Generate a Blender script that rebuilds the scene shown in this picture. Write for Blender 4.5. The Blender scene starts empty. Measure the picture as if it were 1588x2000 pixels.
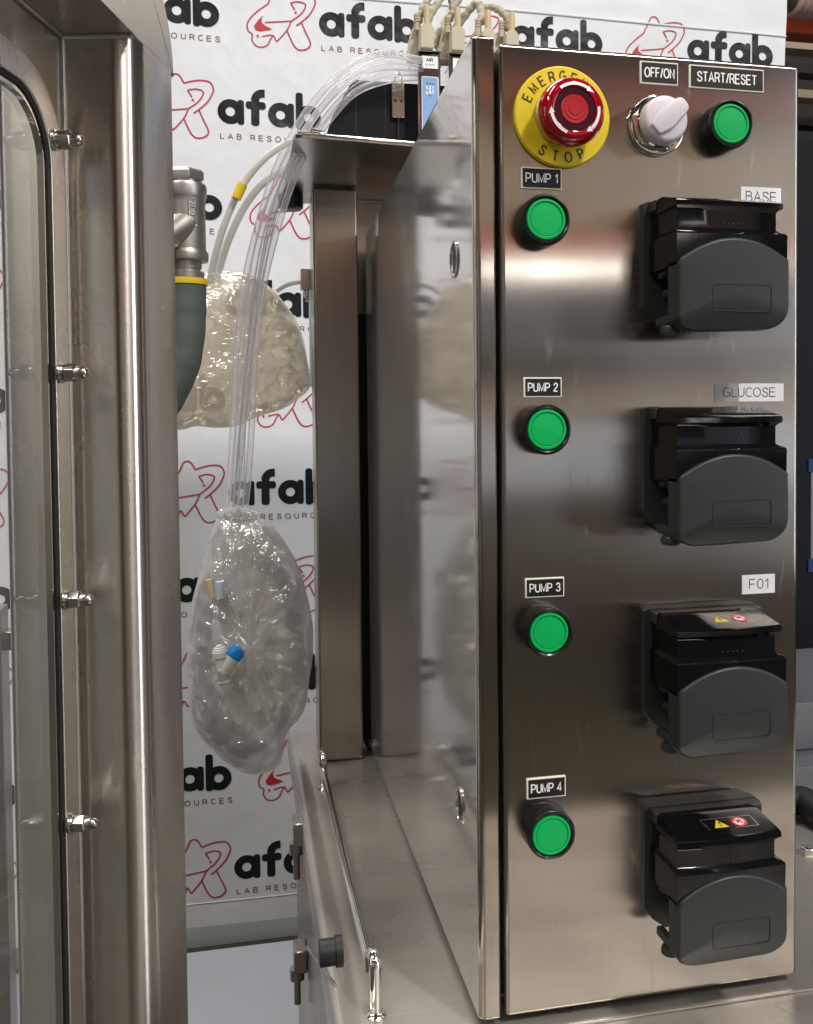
import bpy, bmesh, math, random
from mathutils import Vector, Matrix, noise
random.seed(7)
PI = math.pi
S = bpy.context.scene
C = S.collection

# ------------------------------------------------------------------ camera
RC = Matrix(((0.973122509593995, -0.23016582370527391, -0.007501661119897822),
             (-0.015287557152907196, -0.03206270487663069, -0.9993689376563045),
             (0.2297800511745561, 0.9726230906955, -0.03471961301845881)))
FOC, PX, PY = 2003.28, 938.23, 879.26
EYE = Vector((-.1447, -.5591, .3465))
cam = bpy.data.objects.new('camera', bpy.data.cameras.new('camera'))
C.objects.link(cam)
S.camera = cam
rot = Matrix((RC[0], -RC[1], -RC[2])).transposed()
cam.matrix_world = Matrix.Translation(EYE) @ rot.to_4x4()
cam.data.sensor_fit = 'AUTO'
cam.data.sensor_width = 36
cam.data.lens = FOC * 36 / 2000
cam.data.shift_x = (794 - PX) / 2000
cam.data.shift_y = (PY - 1000) / 2000
cam.data.clip_start = .02
cam.data.clip_end = 60


def at(u, v, X=None, Y=None, Z=None):
    """the point of a plane X=, Y= or Z= that lies on the sight line of a photo pixel"""
    d = RC.transposed() @ Vector(((u - PX) / FOC, (v - PY) / FOC, 1))
    i, val = (0, X) if X is not None else (1, Y) if Y is not None else (2, Z)
    return EYE + d * ((val - EYE[i]) / d[i])


# ------------------------------------------------------------------ light
S.render.engine = 'CYCLES'
S.view_settings.view_transform = 'Standard'
S.view_settings.look = 'None'
S.view_settings.exposure = .14
S.view_settings.gamma = 1
w = bpy.data.worlds.new('World')
S.world = w
w.use_nodes = True
w.node_tree.nodes['Background'].inputs[0].default_value = (.80, .84, 1.0, 1)
w.node_tree.nodes['Background'].inputs[1].default_value = .30


def area(name, loc, target, sx, sy, power, col=(1, .96, .9)):
    l = bpy.data.lights.new(name, 'AREA')
    l.shape = 'RECTANGLE'
    l.size = sx
    l.size_y = sy
    l.energy = power
    l.color = col
    o = bpy.data.objects.new(name, l)
    C.objects.link(o)
    o.location = loc
    o.rotation_euler = (Vector(target) - Vector(loc)).to_track_quat('-Z', 'Y').to_euler()
    return o


area('ceiling_or_fill_lamp', (1.05, -2.0, 3.0), (0, .2, .2), .22, .5, 74)
area('ceiling_or_fill_lamp', (-1.4, -.9, 3.3), (-.2, .8, .3), .4, 1.6, 38)
area('ceiling_or_fill_lamp', (.6, -3.6, 3.6), (1.2, -6.0, 0), 2.4, .5, 100)
area('ceiling_or_fill_lamp', (-3.2, -2.8, 3.6), (-3.2, -2.8, 0), .5, 2.4, 70)
area('ceiling_or_fill_lamp', (3.2, -3.6, 3.6), (3.2, -3.6, 0), .5, 2.4, 60)
area('ceiling_or_fill_lamp', (-.8, 1.45, 3.4), (-.8, 1.45, 0), 2.0, .4, 90)  # fill lamp added to brighten the floor under the banner


# ------------------------------------------------------------------ materials
def mat(name, col, rough=.5, metal=0, spec=.5, aniso=0, arot=0, grain=None, gb=.0, smudge=0, trans=0, ior=1.45,
        alpha=1, coat=0, var=0, gmix=.28, wear=0, vs=30, emit=0, bump=None, sss=0):
    m = bpy.data.materials.new(name)
    m.use_nodes = True
    nt = m.node_tree
    N, L = nt.nodes, nt.links
    b = N['Principled BSDF']
    b.inputs['Base Color'].default_value = (*col, 1)
    b.inputs['Roughness'].default_value = rough
    b.inputs['Metallic'].default_value = metal
    b.inputs['Specular IOR Level'].default_value = spec
    b.inputs['IOR'].default_value = ior
    b.inputs['Transmission Weight'].default_value = trans
    b.inputs['Alpha'].default_value = alpha
    b.inputs['Coat Weight'].default_value = coat
    b.inputs['Coat Roughness'].default_value = .05
    if sss:
        b.inputs['Subsurface Weight'].default_value = sss
        b.inputs['Subsurface Scale'].default_value = .004
    if emit:
        b.inputs['Emission Color'].default_value = (*col, 1)
        b.inputs['Emission Strength'].default_value = emit
    tc = N.new('ShaderNodeTexCoord')
    if aniso:
        b.inputs['Anisotropic'].default_value = aniso
        b.inputs['Anisotropic Rotation'].default_value = arot
        t = N.new('ShaderNodeTangent')
        t.direction_type = 'UV_MAP'
        t.uv_map = 'UVMap'
        L.new(t.outputs[0], b.inputs['Tangent'])
    normal = None
    if grain:
        mp = N.new('ShaderNodeMapping')
        mp.inputs['Scale'].default_value = grain
        L.new(tc.outputs['UV'], mp.inputs[0])
        n = N.new('ShaderNodeTexNoise')
        n.inputs['Scale'].default_value = 1
        n.inputs['Detail'].default_value = 3
        L.new(mp.outputs[0], n.inputs['Vector'])
        bp = N.new('ShaderNodeBump')
        bp.inputs['Strength'].default_value = gb
        bp.inputs['Distance'].default_value = .0002
        L.new(n.outputs[0], bp.inputs['Height'])
        normal = bp.outputs[0]
        mx = N.new('ShaderNodeMix')
        mx.data_type = 'RGBA'
        mx.blend_type = 'MULTIPLY'
        mx.inputs[0].default_value = gmix
        mx.inputs[6].default_value = (*col, 1)
        cr = N.new('ShaderNodeValToRGB')
        cr.color_ramp.elements[0].position = .3
        cr.color_ramp.elements[1].position = .7
        cr.color_ramp.elements[0].color = (.55, .55, .55, 1)
        L.new(n.outputs[0], cr.inputs[0])
        L.new(cr.outputs[0], mx.inputs[7])
        L.new(mx.outputs[2], b.inputs['Base Color'])
    if smudge:
        n2 = N.new('ShaderNodeTexNoise')
        n2.inputs['Scale'].default_value = 14
        n2.inputs['Detail'].default_value = 3
        L.new(tc.outputs['Object'], n2.inputs['Vector'])
        mr = N.new('ShaderNodeMapRange')
        mr.interpolation_type = 'SMOOTHSTEP'
        mr.inputs['From Min'].default_value = .2
        mr.inputs['From Max'].default_value = .85
        mr.inputs['To Min'].default_value = rough
        mr.inputs['To Max'].default_value = rough + smudge
        L.new(n2.outputs[0], mr.inputs[0])
        L.new(mr.outputs[0], b.inputs['Roughness'])
        if wear:          # wipe marks and fine scratches: rougher thin lines
            mpw = N.new('ShaderNodeMapping')
            mpw.inputs['Rotation'].default_value = (0, .7, 0)
            mpw.inputs['Scale'].default_value = (1, 1, .16)
            L.new(tc.outputs['Object'], mpw.inputs[0])
            nw = N.new('ShaderNodeTexNoise')
            nw.inputs['Scale'].default_value = 120
            nw.inputs['Detail'].default_value = 2
            nw.inputs['Distortion'].default_value = 1.5
            L.new(mpw.outputs[0], nw.inputs['Vector'])
            mw = N.new('ShaderNodeMapRange')
            mw.inputs['From Min'].default_value = .66
            mw.inputs['From Max'].default_value = .80
            mw.inputs['To Max'].default_value = wear
            L.new(nw.outputs[0], mw.inputs[0])
            aw = N.new('ShaderNodeMath')
            aw.operation = 'ADD'
            L.new(mr.outputs[0], aw.inputs[0])
            L.new(mw.outputs[0], aw.inputs[1])
            L.new(aw.outputs[0], b.inputs['Roughness'])
    if var:
        n3 = N.new('ShaderNodeTexNoise')
        n3.inputs['Scale'].default_value = vs
        n3.inputs['Detail'].default_value = 5
        L.new(tc.outputs['Object'], n3.inputs['Vector'])
        mx3 = N.new('ShaderNodeMix')
        mx3.data_type = 'RGBA'
        mx3.inputs[6].default_value = (*[c * (1 - var) for c in col], 1)
        mx3.inputs[7].default_value = (*[min(1, c * (1 + var)) for c in col], 1)
        L.new(n3.outputs[0], mx3.inputs[0])
        L.new(mx3.outputs[2], b.inputs['Base Color'])
    if bump:
        sc, st, di = bump
        n4 = N.new('ShaderNodeTexNoise')
        n4.inputs['Scale'].default_value = sc
        n4.inputs['Detail'].default_value = 4
        L.new(tc.outputs['Object'], n4.inputs['Vector'])
        b4 = N.new('ShaderNodeBump')
        b4.inputs['Strength'].default_value = st
        b4.inputs['Distance'].default_value = di
        L.new(n4.outputs[0], b4.inputs['Height'])
        if normal:
            L.new(normal, b4.inputs['Normal'])
        normal = b4.outputs[0]
    if normal:
        L.new(normal, b.inputs['Normal'])
    return m


def film(name, tint, opacity, sc, st, streak=None, rough=.06, edge=.4, gloss=.10, gmax=.5, crease=.30, lo=.8):
    """thin clear plastic: see-through, milky where it folds, with sharp glints"""
    m = bpy.data.materials.new(name)
    m.use_nodes = True
    N, L = m.node_tree.nodes, m.node_tree.links
    N.clear()
    out = N.new('ShaderNodeOutputMaterial')
    di = N.new('ShaderNodeBsdfDiffuse')
    di.inputs[0].default_value = (*tint, 1)
    tl = N.new('ShaderNodeBsdfTranslucent')
    tl.inputs[0].default_value = (*tint, 1)
    milky = N.new('ShaderNodeMixShader')
    milky.inputs[0].default_value = .3
    L.new(di.outputs[0], milky.inputs[1])
    L.new(tl.outputs[0], milky.inputs[2])
    tr = N.new('ShaderNodeBsdfTransparent')
    tr.inputs[0].default_value = (*[.5 + .5 * c / max(tint) for c in tint], 1)
    gl = N.new('ShaderNodeBsdfGlossy')
    gl.inputs['Roughness'].default_value = rough
    tc = N.new('ShaderNodeTexCoord')
    mp = N.new('ShaderNodeMapping')
    if streak:
        mp.inputs['Scale'].default_value = streak
        mp.inputs['Rotation'].default_value = (0, .7, 0)
    L.new(tc.outputs['Object'], mp.inputs[0])
    n = N.new('ShaderNodeTexNoise')
    n.noise_type = 'RIDGED_MULTIFRACTAL'
    n.inputs['Scale'].default_value = sc
    n.inputs['Detail'].default_value = 2.5
    n.inputs['Distortion'].default_value = .7
    L.new(mp.outputs[0], n.inputs['Vector'])
    fold = N.new('ShaderNodeMapRange')
    fold.inputs['From Min'].default_value = lo
    fold.inputs['From Max'].default_value = 2.2
    L.new(n.outputs[0], fold.inputs[0])
    if st:
        bp = N.new('ShaderNodeBump')
        bp.inputs['Strength'].default_value = st
        bp.inputs['Distance'].default_value = .0016
        L.new(n.outputs[0], bp.inputs['Height'])
        L.new(bp.outputs[0], gl.inputs['Normal'])
    lw = N.new('ShaderNodeLayerWeight')
    lw.inputs[0].default_value = .35
    mr = N.new('ShaderNodeMapRange')
    mr.inputs['To Min'].default_value = opacity
    mr.inputs['To Max'].default_value = min(1, opacity + edge)
    L.new(lw.outputs['Facing'], mr.inputs[0])
    ad = N.new('ShaderNodeMath')
    ad.operation = 'MULTIPLY_ADD'
    ad.inputs[1].default_value = crease if st else 0
    ad.use_clamp = True
    L.new(fold.outputs[0], ad.inputs[0])
    L.new(mr.outputs[0], ad.inputs[2])
    mix = N.new('ShaderNodeMixShader')
    L.new(ad.outputs[0], mix.inputs[0])
    L.new(tr.outputs[0], mix.inputs[1])
    L.new(milky.outputs[0], mix.inputs[2])
    gm = N.new('ShaderNodeMixShader')
    fr_ = N.new('ShaderNodeMapRange')
    fr_.inputs['To Min'].default_value = gloss
    fr_.inputs['To Max'].default_value = min(1, gloss + gmax)
    L.new(lw.outputs['Fresnel'], fr_.inputs[0])
    L.new(fr_.outputs[0], gm.inputs[0])
    L.new(mix.outputs[0], gm.inputs[1])
    L.new(gl.outputs[0], gm.inputs[2])
    L.new(gm.outputs[0], out.inputs[0])
    return m


ST = (.50, .460, .415)
M = dict(
    door=mat('brushed_steel_door', ST, .155, 1, aniso=1.0, grain=(1500, 9, 1), gb=.04, gmix=.16, smudge=.035, wear=.10),
    side=mat('polished_steel_side', (.68, .66, .63), .055, .80, grain=(1100, 10, 1), gb=.003, gmix=.10, smudge=.07, wear=.03),
    frame=mat('brushed_steel_frame', (.64, .60, .555), .25, 1, aniso=.92, arot=.25, grain=(12, 700, 1), gb=.05, gmix=.14, smudge=.05, wear=.05),
    post=mat('brushed_steel_post', (.46, .43, .39), .22, 1, aniso=.5, grain=(700, 10, 1), gb=.06, smudge=.05),
    table=mat('brushed_steel_table', (.52, .485, .445), .25, .66, aniso=.5, arot=.25, grain=(10, 800, 1), gb=.12, smudge=.10),
    mirror=mat('polished_steel', (.62, .60, .57), .08, 1, smudge=.08),
    chrome=mat('chrome', (.80, .79, .77), .06, 1),
    cast=mat('cast_steel', (.52, .50, .47), .38, 1, bump=(900, .25, .0004), var=.12, vs=200),
    gloss=mat('glossy_black_plastic', (.004, .004, .005), .09, spec=.42, bump=(300, .03, .0003)),
    matte=mat('charcoal_plastic', (.026, .030, .030), .40, bump=(2600, .08, .0002)),
    dark=mat('dark_plastic', (.018, .020, .020), .45),
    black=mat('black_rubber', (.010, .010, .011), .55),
    bezel=mat('black_bezel', (.008, .010, .010), .22),
    green=mat('green_button', (.0, .42, .10), .38, spec=.4),
    red=mat('red_plastic', (.42, .0, .012), .09, spec=.8, coat=.6, trans=.25, ior=1.4),
    redcore=mat('deep_red_plastic', (.42, .0, .008), .4),
    darkred=mat('dark_red_ring', (.05, .004, .012), .2, coat=.5),
    yellow=mat('yellow_plastic', (.83, .62, .02), .38),
    yellow2=mat('yellow_band', (.75, .55, .02), .45),
    white=mat('white_print', (.90, .90, .90), .5),
    knob=mat('white_plastic', (.70, .66, .72), .35, sss=.2),
    ink=mat('black_ink', (.012, .012, .012), .5),
    grayink=mat('grey_ink', (.05, .05, .055), .5),
    plate=mat('black_engraved_plate', (.012, .011, .010), .40),
    plateedge=mat('cream_plate_edge', (.82, .79, .70), .45),
    label=mat('white_label', (.88, .89, .90), .4),
    tapefilm=mat('grey_tape_end', (.42, .41, .40), .3, metal=.3),
    banner=mat('banner_vinyl', (.80, .82, .86), .36, bump=(6, .45, .02)),
    bink=mat('banner_black_print', (.010, .013, .017), .30, bump=(7, .5, .02)),
    bred=mat('banner_red_print', (.50, .055, .095), .4),
    bredfill=mat('banner_red_fill', (.55, .03, .05), .4),
    tag=mat('banner_tagline_print', (.22, .10, .12), .4),
    beige=mat('beige_plastic', (.52, .47, .36), .45),
    tan=mat('tan_plastic', (.58, .46, .27), .45),
    cable=mat('beige_cable', (.46, .43, .34), .55, bump=(700, .8, .001), var=.25, vs=250),
    brown=mat('dark_painted_metal', (.055, .040, .038), .3, metal=.3),
    blue=mat('blue_sticker', (.22, .38, .66), .4),
    tapeblue=mat('blue_tape', (.006, .035, .15), .6),
    hose=mat('grey_green_hose', (.085, .108, .100), .55, bump=(130, .3, .001), var=.15, vs=60),
    tubewhite=mat('milky_tube', (.66, .66, .62), .25, alpha=.72),
    fitwhite=mat('white_fitting', (.74, .74, .70), .35),
    fitblue=mat('blue_fitting', (.0, .24, .72), .4),
    fitgrey=mat('grey_fitting', (.40, .40, .37), .4),
    pale=mat('pale_blue_marker', (.45, .62, .70), .5),
    wall=mat('grey_wall', (.36, .365, .35), .8, var=.2, vs=4),
    floor=mat('pale_epoxy_floor', (.46, .48, .53), .35, var=.22, vs=2.2, bump=(9, .5, .01)),  # broad mottling stands in for a soft shadow blob
    room=mat('warehouse_wall', (.19, .16, .135), .8, var=.3, vs=1.5),
    ceiling=mat('warehouse_ceiling', (.20, .19, .18), .9),
    orange=mat('orange_rack_paint', (.42, .075, .025), .45),
    rackdark=mat('dark_rack_brown', (.028, .025, .023), .6, var=.5, vs=12),  # near-black brown for rack shelves, uprights and dark loads
    pink=mat('pink_ribbed_duct', (.55, .36, .32), .5),
    navy=mat('black_cabinet_paint', (.010, .011, .015), .6, spec=.15),
    paper=mat('grey_paper', (.17, .19, .22), .7, bump=(60, .3, .002)),
    card=mat('cardboard', (.46, .36, .27), .8, var=.2, vs=8),
    crate=mat('white_wrap', (.70, .75, .85), .5),
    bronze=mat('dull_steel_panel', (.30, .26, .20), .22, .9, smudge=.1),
    beigereflect=mat('beige_reflector_paint', (.48, .42, .28), .6),  # colour of the added beige reflectors
    glowpanel=mat('glow_panel_emission', (.85, .92, 1.0), emit=7),  # emission of the added light panel
    concrete=mat('brown_concrete', (.050, .045, .033), .9, spec=.1, var=.25, vs=2),
    dullbrown=mat('dull_brown_reflector', (.13, .105, .085), .7, var=.3, vs=3),  # colour of the added box under the pale reflector
    lit=mat('lit_tube', (1, .97, .92), emit=17),
    bluegrey=mat('blue_grey_steel', (.17, .18, .20), .35, metal=.6),
)
M['nut'] = mat('polished_nut', (.55, .53, .50), .20, 1)
M['tube'] = film('clear_tubing', (.97, .97, 1.0), .20, 60, 0, rough=.06, edge=.42, gloss=.03)
M['wrap'] = film('crinkled_clear_wrap', (.99, .98, .96), .34, 130, 1.0, streak=(1, 1, 1.7), rough=.06, edge=.2, gloss=.17, crease=.50, lo=.6)
M['bag'] = film('amber_clear_bag', (.90, .83, .69), .50, 85, 1.0, streak=(1, 1, 2.6), rough=.06, edge=.3, gloss=.17, crease=.5, lo=.6)
M['glass'] = film('window_glass', (.55, .56, .55), .03, 5, 0, rough=.03, edge=.2, gloss=.012, gmax=.10)


# ------------------------------------------------------------------ helpers
def B():
    return bmesh.new()


def obj(name, bm, m, parent=None, smooth=40, loc=None, **props):
    if isinstance(bm, bpy.types.Mesh):
        me = bm
    else:
        bmesh.ops.recalc_face_normals(bm, faces=bm.faces)
        ca = math.cos(math.radians(smooth))
        uv = bm.loops.layers.uv.new('UVMap')
        for f in bm.faces:
            f.smooth = smooth > 0
            n = f.normal
            a = (abs(n.x), abs(n.y), abs(n.z))
            k = a.index(max(a))
            for l in f.loops:
                c = l.vert.co
                l[uv].uv = (c.y, c.z) if k == 0 else (c.x, c.z) if k == 1 else (c.x, c.y)
        for e in bm.edges:
            if len(e.link_faces) == 2:
                e.smooth = e.link_faces[0].normal.dot(e.link_faces[1].normal) > ca
        me = bpy.data.meshes.new(name)
        bm.to_mesh(me)
        bm.free()
        me.materials.append(M[m] if isinstance(m, str) else m)
    o = bpy.data.objects.new(name, me)
    C.objects.link(o)
    if 0 < smooth <= 50 and len(me.polygons) < 6000:      # keep big flat faces flat beside their rounded edges
        wn = o.modifiers.new('weighted', 'WEIGHTED_NORMAL')
        wn.mode = 'FACE_AREA'
        wn.weight = 100
        wn.keep_sharp = True
    if parent:
        o.parent = parent
    if loc is not None:
        o.location = loc
    for k, v in props.items():
        o[k] = v
    return o


def thing(name, label, cat, loc=(0, 0, 0), group=None):
    o = bpy.data.objects.new(name, None)
    C.objects.link(o)
    o.location = loc
    o.empty_display_size = .02
    tag(o, label, cat, group)
    return o


def tag(o, label, cat, group=None):
    o['label'] = label
    o['category'] = cat
    if group:
        o['group'] = group
    return o


def box(bm, x0, x1, y0, y1, z0, z1, bev=0, seg=2):
    vs = [bm.verts.new((x, y, z)) for x in (x0, x1) for y in (y0, y1) for z in (z0, z1)]
    q = [(0, 1, 3, 2), (4, 6, 7, 5), (0, 4, 5, 1), (2, 3, 7, 6), (0, 2, 6, 4), (1, 5, 7, 3)]
    fs = [bm.faces.new([vs[i] for i in f]) for f in q]
    if bev:
        es = list({e for f in fs for e in f.edges})
        bmesh.ops.bevel(bm, geom=es, offset=bev, segments=seg, profile=.5, affect='EDGES')
    return bm


def bevel_sharp(bm, wd, seg=2, ang=30):
    bmesh.ops.recalc_face_normals(bm, faces=bm.faces)
    es = [e for e in bm.edges if len(e.link_faces) == 2 and e.calc_face_angle(0) > math.radians(ang)]
    bmesh.ops.bevel(bm, geom=es, offset=wd, segments=seg, profile=.5, affect='EDGES', clamp_overlap=True)
    return bm


def prism(bm, pts, fn, d0, d1):
    """outline pts (2D) carried to 3D by fn(a, b, depth)"""
    a = [bm.verts.new(fn(p[0], p[1], d0)) for p in pts]
    b = [bm.verts.new(fn(p[0], p[1], d1)) for p in pts]
    bm.faces.new(a)
    bm.faces.new(b[::-1])
    n = len(pts)
    for i in range(n):
        bm.faces.new((a[i], b[i], b[(i + 1) % n], a[(i + 1) % n]))
    return bm


XZ = lambda a, b, d: (a, d, b)     # outline in X,Z; depth along Y
YZ = lambda a, b, d: (d, a, b)
XY = lambda a, b, d: (a, b, d)


def rrect(x0, x1, z0, z1, r, n=5):
    out = []
    for cx, cz, a0 in ((x1 - r, z1 - r, 0), (x0 + r, z1 - r, 90), (x0 + r, z0 + r, 180), (x1 - r, z0 + r, 270)):
        for i in range(n + 1):
            a = math.radians(a0 + 90 * i / n)
            out.append((cx + r * math.cos(a), cz + r * math.sin(a)))
    return out


def lathe(bm, prof, c, axis=(0, -1, 0), seg=40):
    """profile (radius, height along axis) turned round axis from c"""
    ax = Vector(axis).normalized()
    u = ax.orthogonal().normalized()
    v = ax.cross(u)
    c = Vector(c)
    rings = []
    for r, h in prof:
        if r < 1e-7:
            rings.append([bm.verts.new(c + ax * h)])
        else:
            rings.append([bm.verts.new(c + ax * h + (u * math.cos(2 * PI * i / seg) + v * math.sin(2 * PI * i / seg)) * r)
                          for i in range(seg)])
    for a, b in zip(rings, rings[1:]):
        for i in range(seg):
            j = (i + 1) % seg
            if len(a) == 1 and len(b) == 1:
                continue
            if len(a) == 1:
                bm.faces.new((a[0], b[i], b[j]))
            elif len(b) == 1:
                bm.faces.new((a[i], a[j], b[0]))
            else:
                bm.faces.new((a[i], a[j], b[j], b[i]))
    for rg in (rings[0], rings[-1]):
        if len(rg) > 1:
            bm.faces.new(rg)
    return bm


def spline(pts, n=8):
    pts = [Vector(p) for p in pts]
    P = [pts[0] * 2 - pts[1]] + pts + [pts[-1] * 2 - pts[-2]]
    out = []
    for i in range(1, len(P) - 2):
        a, b, c, d = P[i - 1:i + 3]
        for k in range(n):
            t = k / n
            out.append(.5 * ((2 * b) + (c - a) * t + (2 * a - 5 * b + 4 * c - d) * t * t + (3 * b - a - 3 * c + d) * t ** 3))
    out.append(pts[-1])
    return out


def tube(bm, pts, r, seg=12, cap=True):
    pts = [Vector(p) for p in pts]
    up = Vector((.13, .27, 1)).normalized()
    rings = []
    prev = None
    for i, p in enumerate(pts):
        t = (pts[min(i + 1, len(pts) - 1)] - pts[max(i - 1, 0)])
        if t.length < 1e-9:
            t = Vector((0, 0, 1))
        t.normalize()
        u = (prev - t * prev.dot(t)) if prev else up.cross(t)
        if u.length < 1e-6:
            u = t.orthogonal()
        u.normalize()
        prev = u
        v = t.cross(u)
        rr = r[i] if isinstance(r, (list, tuple)) else r
        rings.append([bm.verts.new(p + (u * math.cos(2 * PI * k / seg) + v * math.sin(2 * PI * k / seg)) * rr) for k in range(seg)])
    for a, b in zip(rings, rings[1:]):
        for k in range(seg):
            j = (k + 1) % seg
            bm.faces.new((a[k], a[j], b[j], b[k]))
    if cap:
        bm.faces.new(rings[0])
        bm.faces.new(rings[-1][::-1])
    return bm


def ribbon(bm, pts, wd, fn, closed=False):
    """flat stroke of width wd along 2D pts"""
    pts = [Vector((p[0], p[1])) for p in pts]
    n = len(pts)
    L_, R_ = [], []
    for i, p in enumerate(pts):
        a = pts[i - 1] if (i > 0 or closed) else p
        b = pts[(i + 1) % n] if (i < n - 1 or closed) else p
        t1 = (p - a).normalized() if (p - a).length > 1e-9 else (b - p).normalized()
        t2 = (b - p).normalized() if (b - p).length > 1e-9 else t1
        t = (t1 + t2)
        t = t.normalized() if t.length > .2 else t1
        nn = Vector((-t.y, t.x))
        k = 1 / max(.5, abs(nn.dot(Vector((-t1.y, t1.x)))))
        L_.append(bm.verts.new(fn(*(p + nn * wd / 2 * k), 0)))
        R_.append(bm.verts.new(fn(*(p - nn * wd / 2 * k), 0)))
    for i in range(n if closed else n - 1):
        j = (i + 1) % n
        bm.faces.new((L_[i], L_[j], R_[j], R_[i]))
    return bm


def flatpoly(bm, pts, fn, d=0):
    bm.faces.new([bm.verts.new(fn(p[0], p[1], d)) for p in pts])


def ring2d(bm, cx, cz, r0, r1, fn, d=0, n=36):
    a = [bm.verts.new(fn(cx + r0 * math.cos(2 * PI * i / n), cz + r0 * math.sin(2 * PI * i / n), d)) for i in range(n)]
    b = [bm.verts.new(fn(cx + r1 * math.cos(2 * PI * i / n), cz + r1 * math.sin(2 * PI * i / n), d)) for i in range(n)]
    for i in range(n):
        j = (i + 1) % n
        bm.faces.new((a[i], a[j], b[j], b[i]))


def _arc(cx, cy, rx, ry, a0, a1, n=10):
    return [(cx + rx * math.cos(math.radians(a0 + (a1 - a0) * i / n)), cy + ry * math.sin(math.radians(a0 + (a1 - a0) * i / n))) for i in range(n + 1)]


def _sp(pts):
    return [(p.x, p.y) for p in spline([Vector((a, b, 0)) for a, b in pts], 4)]


FONT = {
    'A': [[(0, 0), (.35, 1), (.7, 0)], [(.12, .34), (.58, .34)]],
    'B': [[(0, 0), (0, 1), (.33, 1)] + _arc(.33, .765, .24, .235, 90, -90) + [(0, .53)], [(.33, .53)] + _arc(.37, .265, .26, .265, 90, -90) + [(0, 0)]],
    'C': [_arc(.38, .5, .38, .5, 48, 312, 18)],
    'E': [[(.60, 1), (0, 1), (0, 0), (.62, 0)], [(0, .52), (.56, .52)]],
    'F': [[(.57, 1), (0, 1), (0, 0)], [(0, .5), (.50, .5)]],
    'G': [_arc(.39, .5, .39, .5, 48, 335, 18) + [(.76, .47), (.42, .47)], [(.765, .44), (.765, 0)]],
    'I': [[(0, 0), (0, 1)]],
    'L': [[(0, 1), (0, 0), (.52, 0)]],
    'M': [[(0, 0), (0, 1), (.37, .10), (.74, 1), (.74, 0)]],
    'N': [[(0, 0), (0, 1), (.62, 0), (.62, 1)]],
    'O': [_arc(.40, .5, .40, .5, 0, 360, 26)],
    'P': [[(0, 0), (0, 1), (.34, 1)] + _arc(.34, .725, .27, .275, 90, -90) + [(0, .45)]],
    'R': [[(0, 0), (0, 1), (.34, 1)] + _arc(.34, .74, .27, .26, 90, -90) + [(0, .48)], [(.34, .48), (.50, .38), (.62, 0)]],
    'S': [_sp([(.60, .74), (.52, .93), (.31, 1.0), (.10, .92), (.04, .74), (.16, .58), (.44, .46), (.61, .30), (.54, .08), (.31, 0), (.09, .07), (0, .27)])],
    'T': [[(0, 1), (.64, 1)], [(.32, 1), (.32, 0)]],
    'U': [[(0, 1), (0, .3)] + _arc(.31, .3, .31, .3, 180, 360) + [(.62, 1)]],
    'W': [[(0, 1), (.22, 0), (.44, 1), (.66, 0), (.88, 1)]],
    'Y': [[(0, 1), (.33, .46), (.66, 1)], [(.33, .46), (.33, 0)]],
    '/': [[(0, -.02), (.30, 1.02)]],
    '.': [[(0, 0), (0, .1)]],
    '0': [_arc(.28, .5, .28, .5, 0, 360, 22)],
    '1': [[(0, .76), (.24, .98), (.24, 0)]],
    '2': [_sp([(.02, .70), (.09, .92), (.29, 1), (.50, .90), (.53, .70), (.36, .44), (.10, .20), (0, .02)]) + [(.56, .02)]],
    '3': [_sp([(.02, .78), (.12, .95), (.29, 1), (.49, .91), (.50, .66), (.36, .54), (.22, .53)]), _sp([(.22, .53), (.42, .49), (.55, .28), (.46, .06), (.27, 0), (.08, .06), (0, .25)])],
    '4': [[(.42, 0), (.42, 1), (0, .28), (.60, .28)]],
    '5': [[(.5, 1), (.1, 1), (.05, .55)] + _arc(.27, .31, .27, .31, 120, -140)],
}


def strokes(s, spacing=1.0):
    """list of polylines of the word, scaled so that it spans 0..1 by 0..1, and its aspect"""
    out, x = [], 0
    for ch in s:
        if ch == ' ':
            x += .30 + .16 * spacing
            continue
        g = FONT[ch]
        wd = max(p[0] for l in g for p in l)
        out += [[(p[0] + x, p[1]) for p in l] for l in g]
        x += wd + .22 * spacing
    W_ = x - .22 * spacing
    return [[(p[0] / W_, p[1]) for p in l] for l in out], W_


def text(bm, s, x0, x1, z0, z1, fn, d=0, spacing=1.0, wt=.14):
    """lettering filling the given rectangle; strokes lie a hair apart so no two share a plane"""
    ls, asp = strokes(s, spacing)
    h = z1 - z0
    for k, l in enumerate(ls):
        ribbon(bm, [(x0 + (x1 - x0) * a, z0 + h * b) for a, b in l], h * wt, lambda a, b, _, k=k: fn(a, b, d - 6e-6 * (k % 4)))
    return bm


def copy_tree(o, parent=None, dz=0):
    c = o.copy()
    C.objects.link(c)
    c.parent = parent
    for ch in list(o.children):
        copy_tree(ch, c)
    return c


# ------------------------------------------------------------------ room (setting)
FZ = -.95
obj('floor', box(B(), -7, 7, -8, 6, FZ - .1, FZ), 'concrete', kind='structure')
gs = obj('ground_sheet', box(B(), -1.8, .5, 1.0, 1.97, FZ + .001, FZ + .004), 'floor')
tag(gs, 'pale plastic ground sheet on the floor under the banner', 'sheet')
obj('ceiling', box(B(), -7, 7, -8, 6, 4.6, 4.7), 'ceiling', kind='structure')
obj('wall_back', box(B(), -7, 7, -8.1, -8, FZ, 4.6), 'room', kind='structure')
obj('wall_left', box(B(), -7.1, -7, -8, 6, FZ, 4.6), 'room', kind='structure')
obj('wall_right', box(B(), 7, 7.1, -8, 6, FZ, 4.6), 'room', kind='structure')
obj('wall_far', box(B(), -7, .9, 2.0, 2.1, FZ, 2.2), 'wall', kind='structure')

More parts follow.
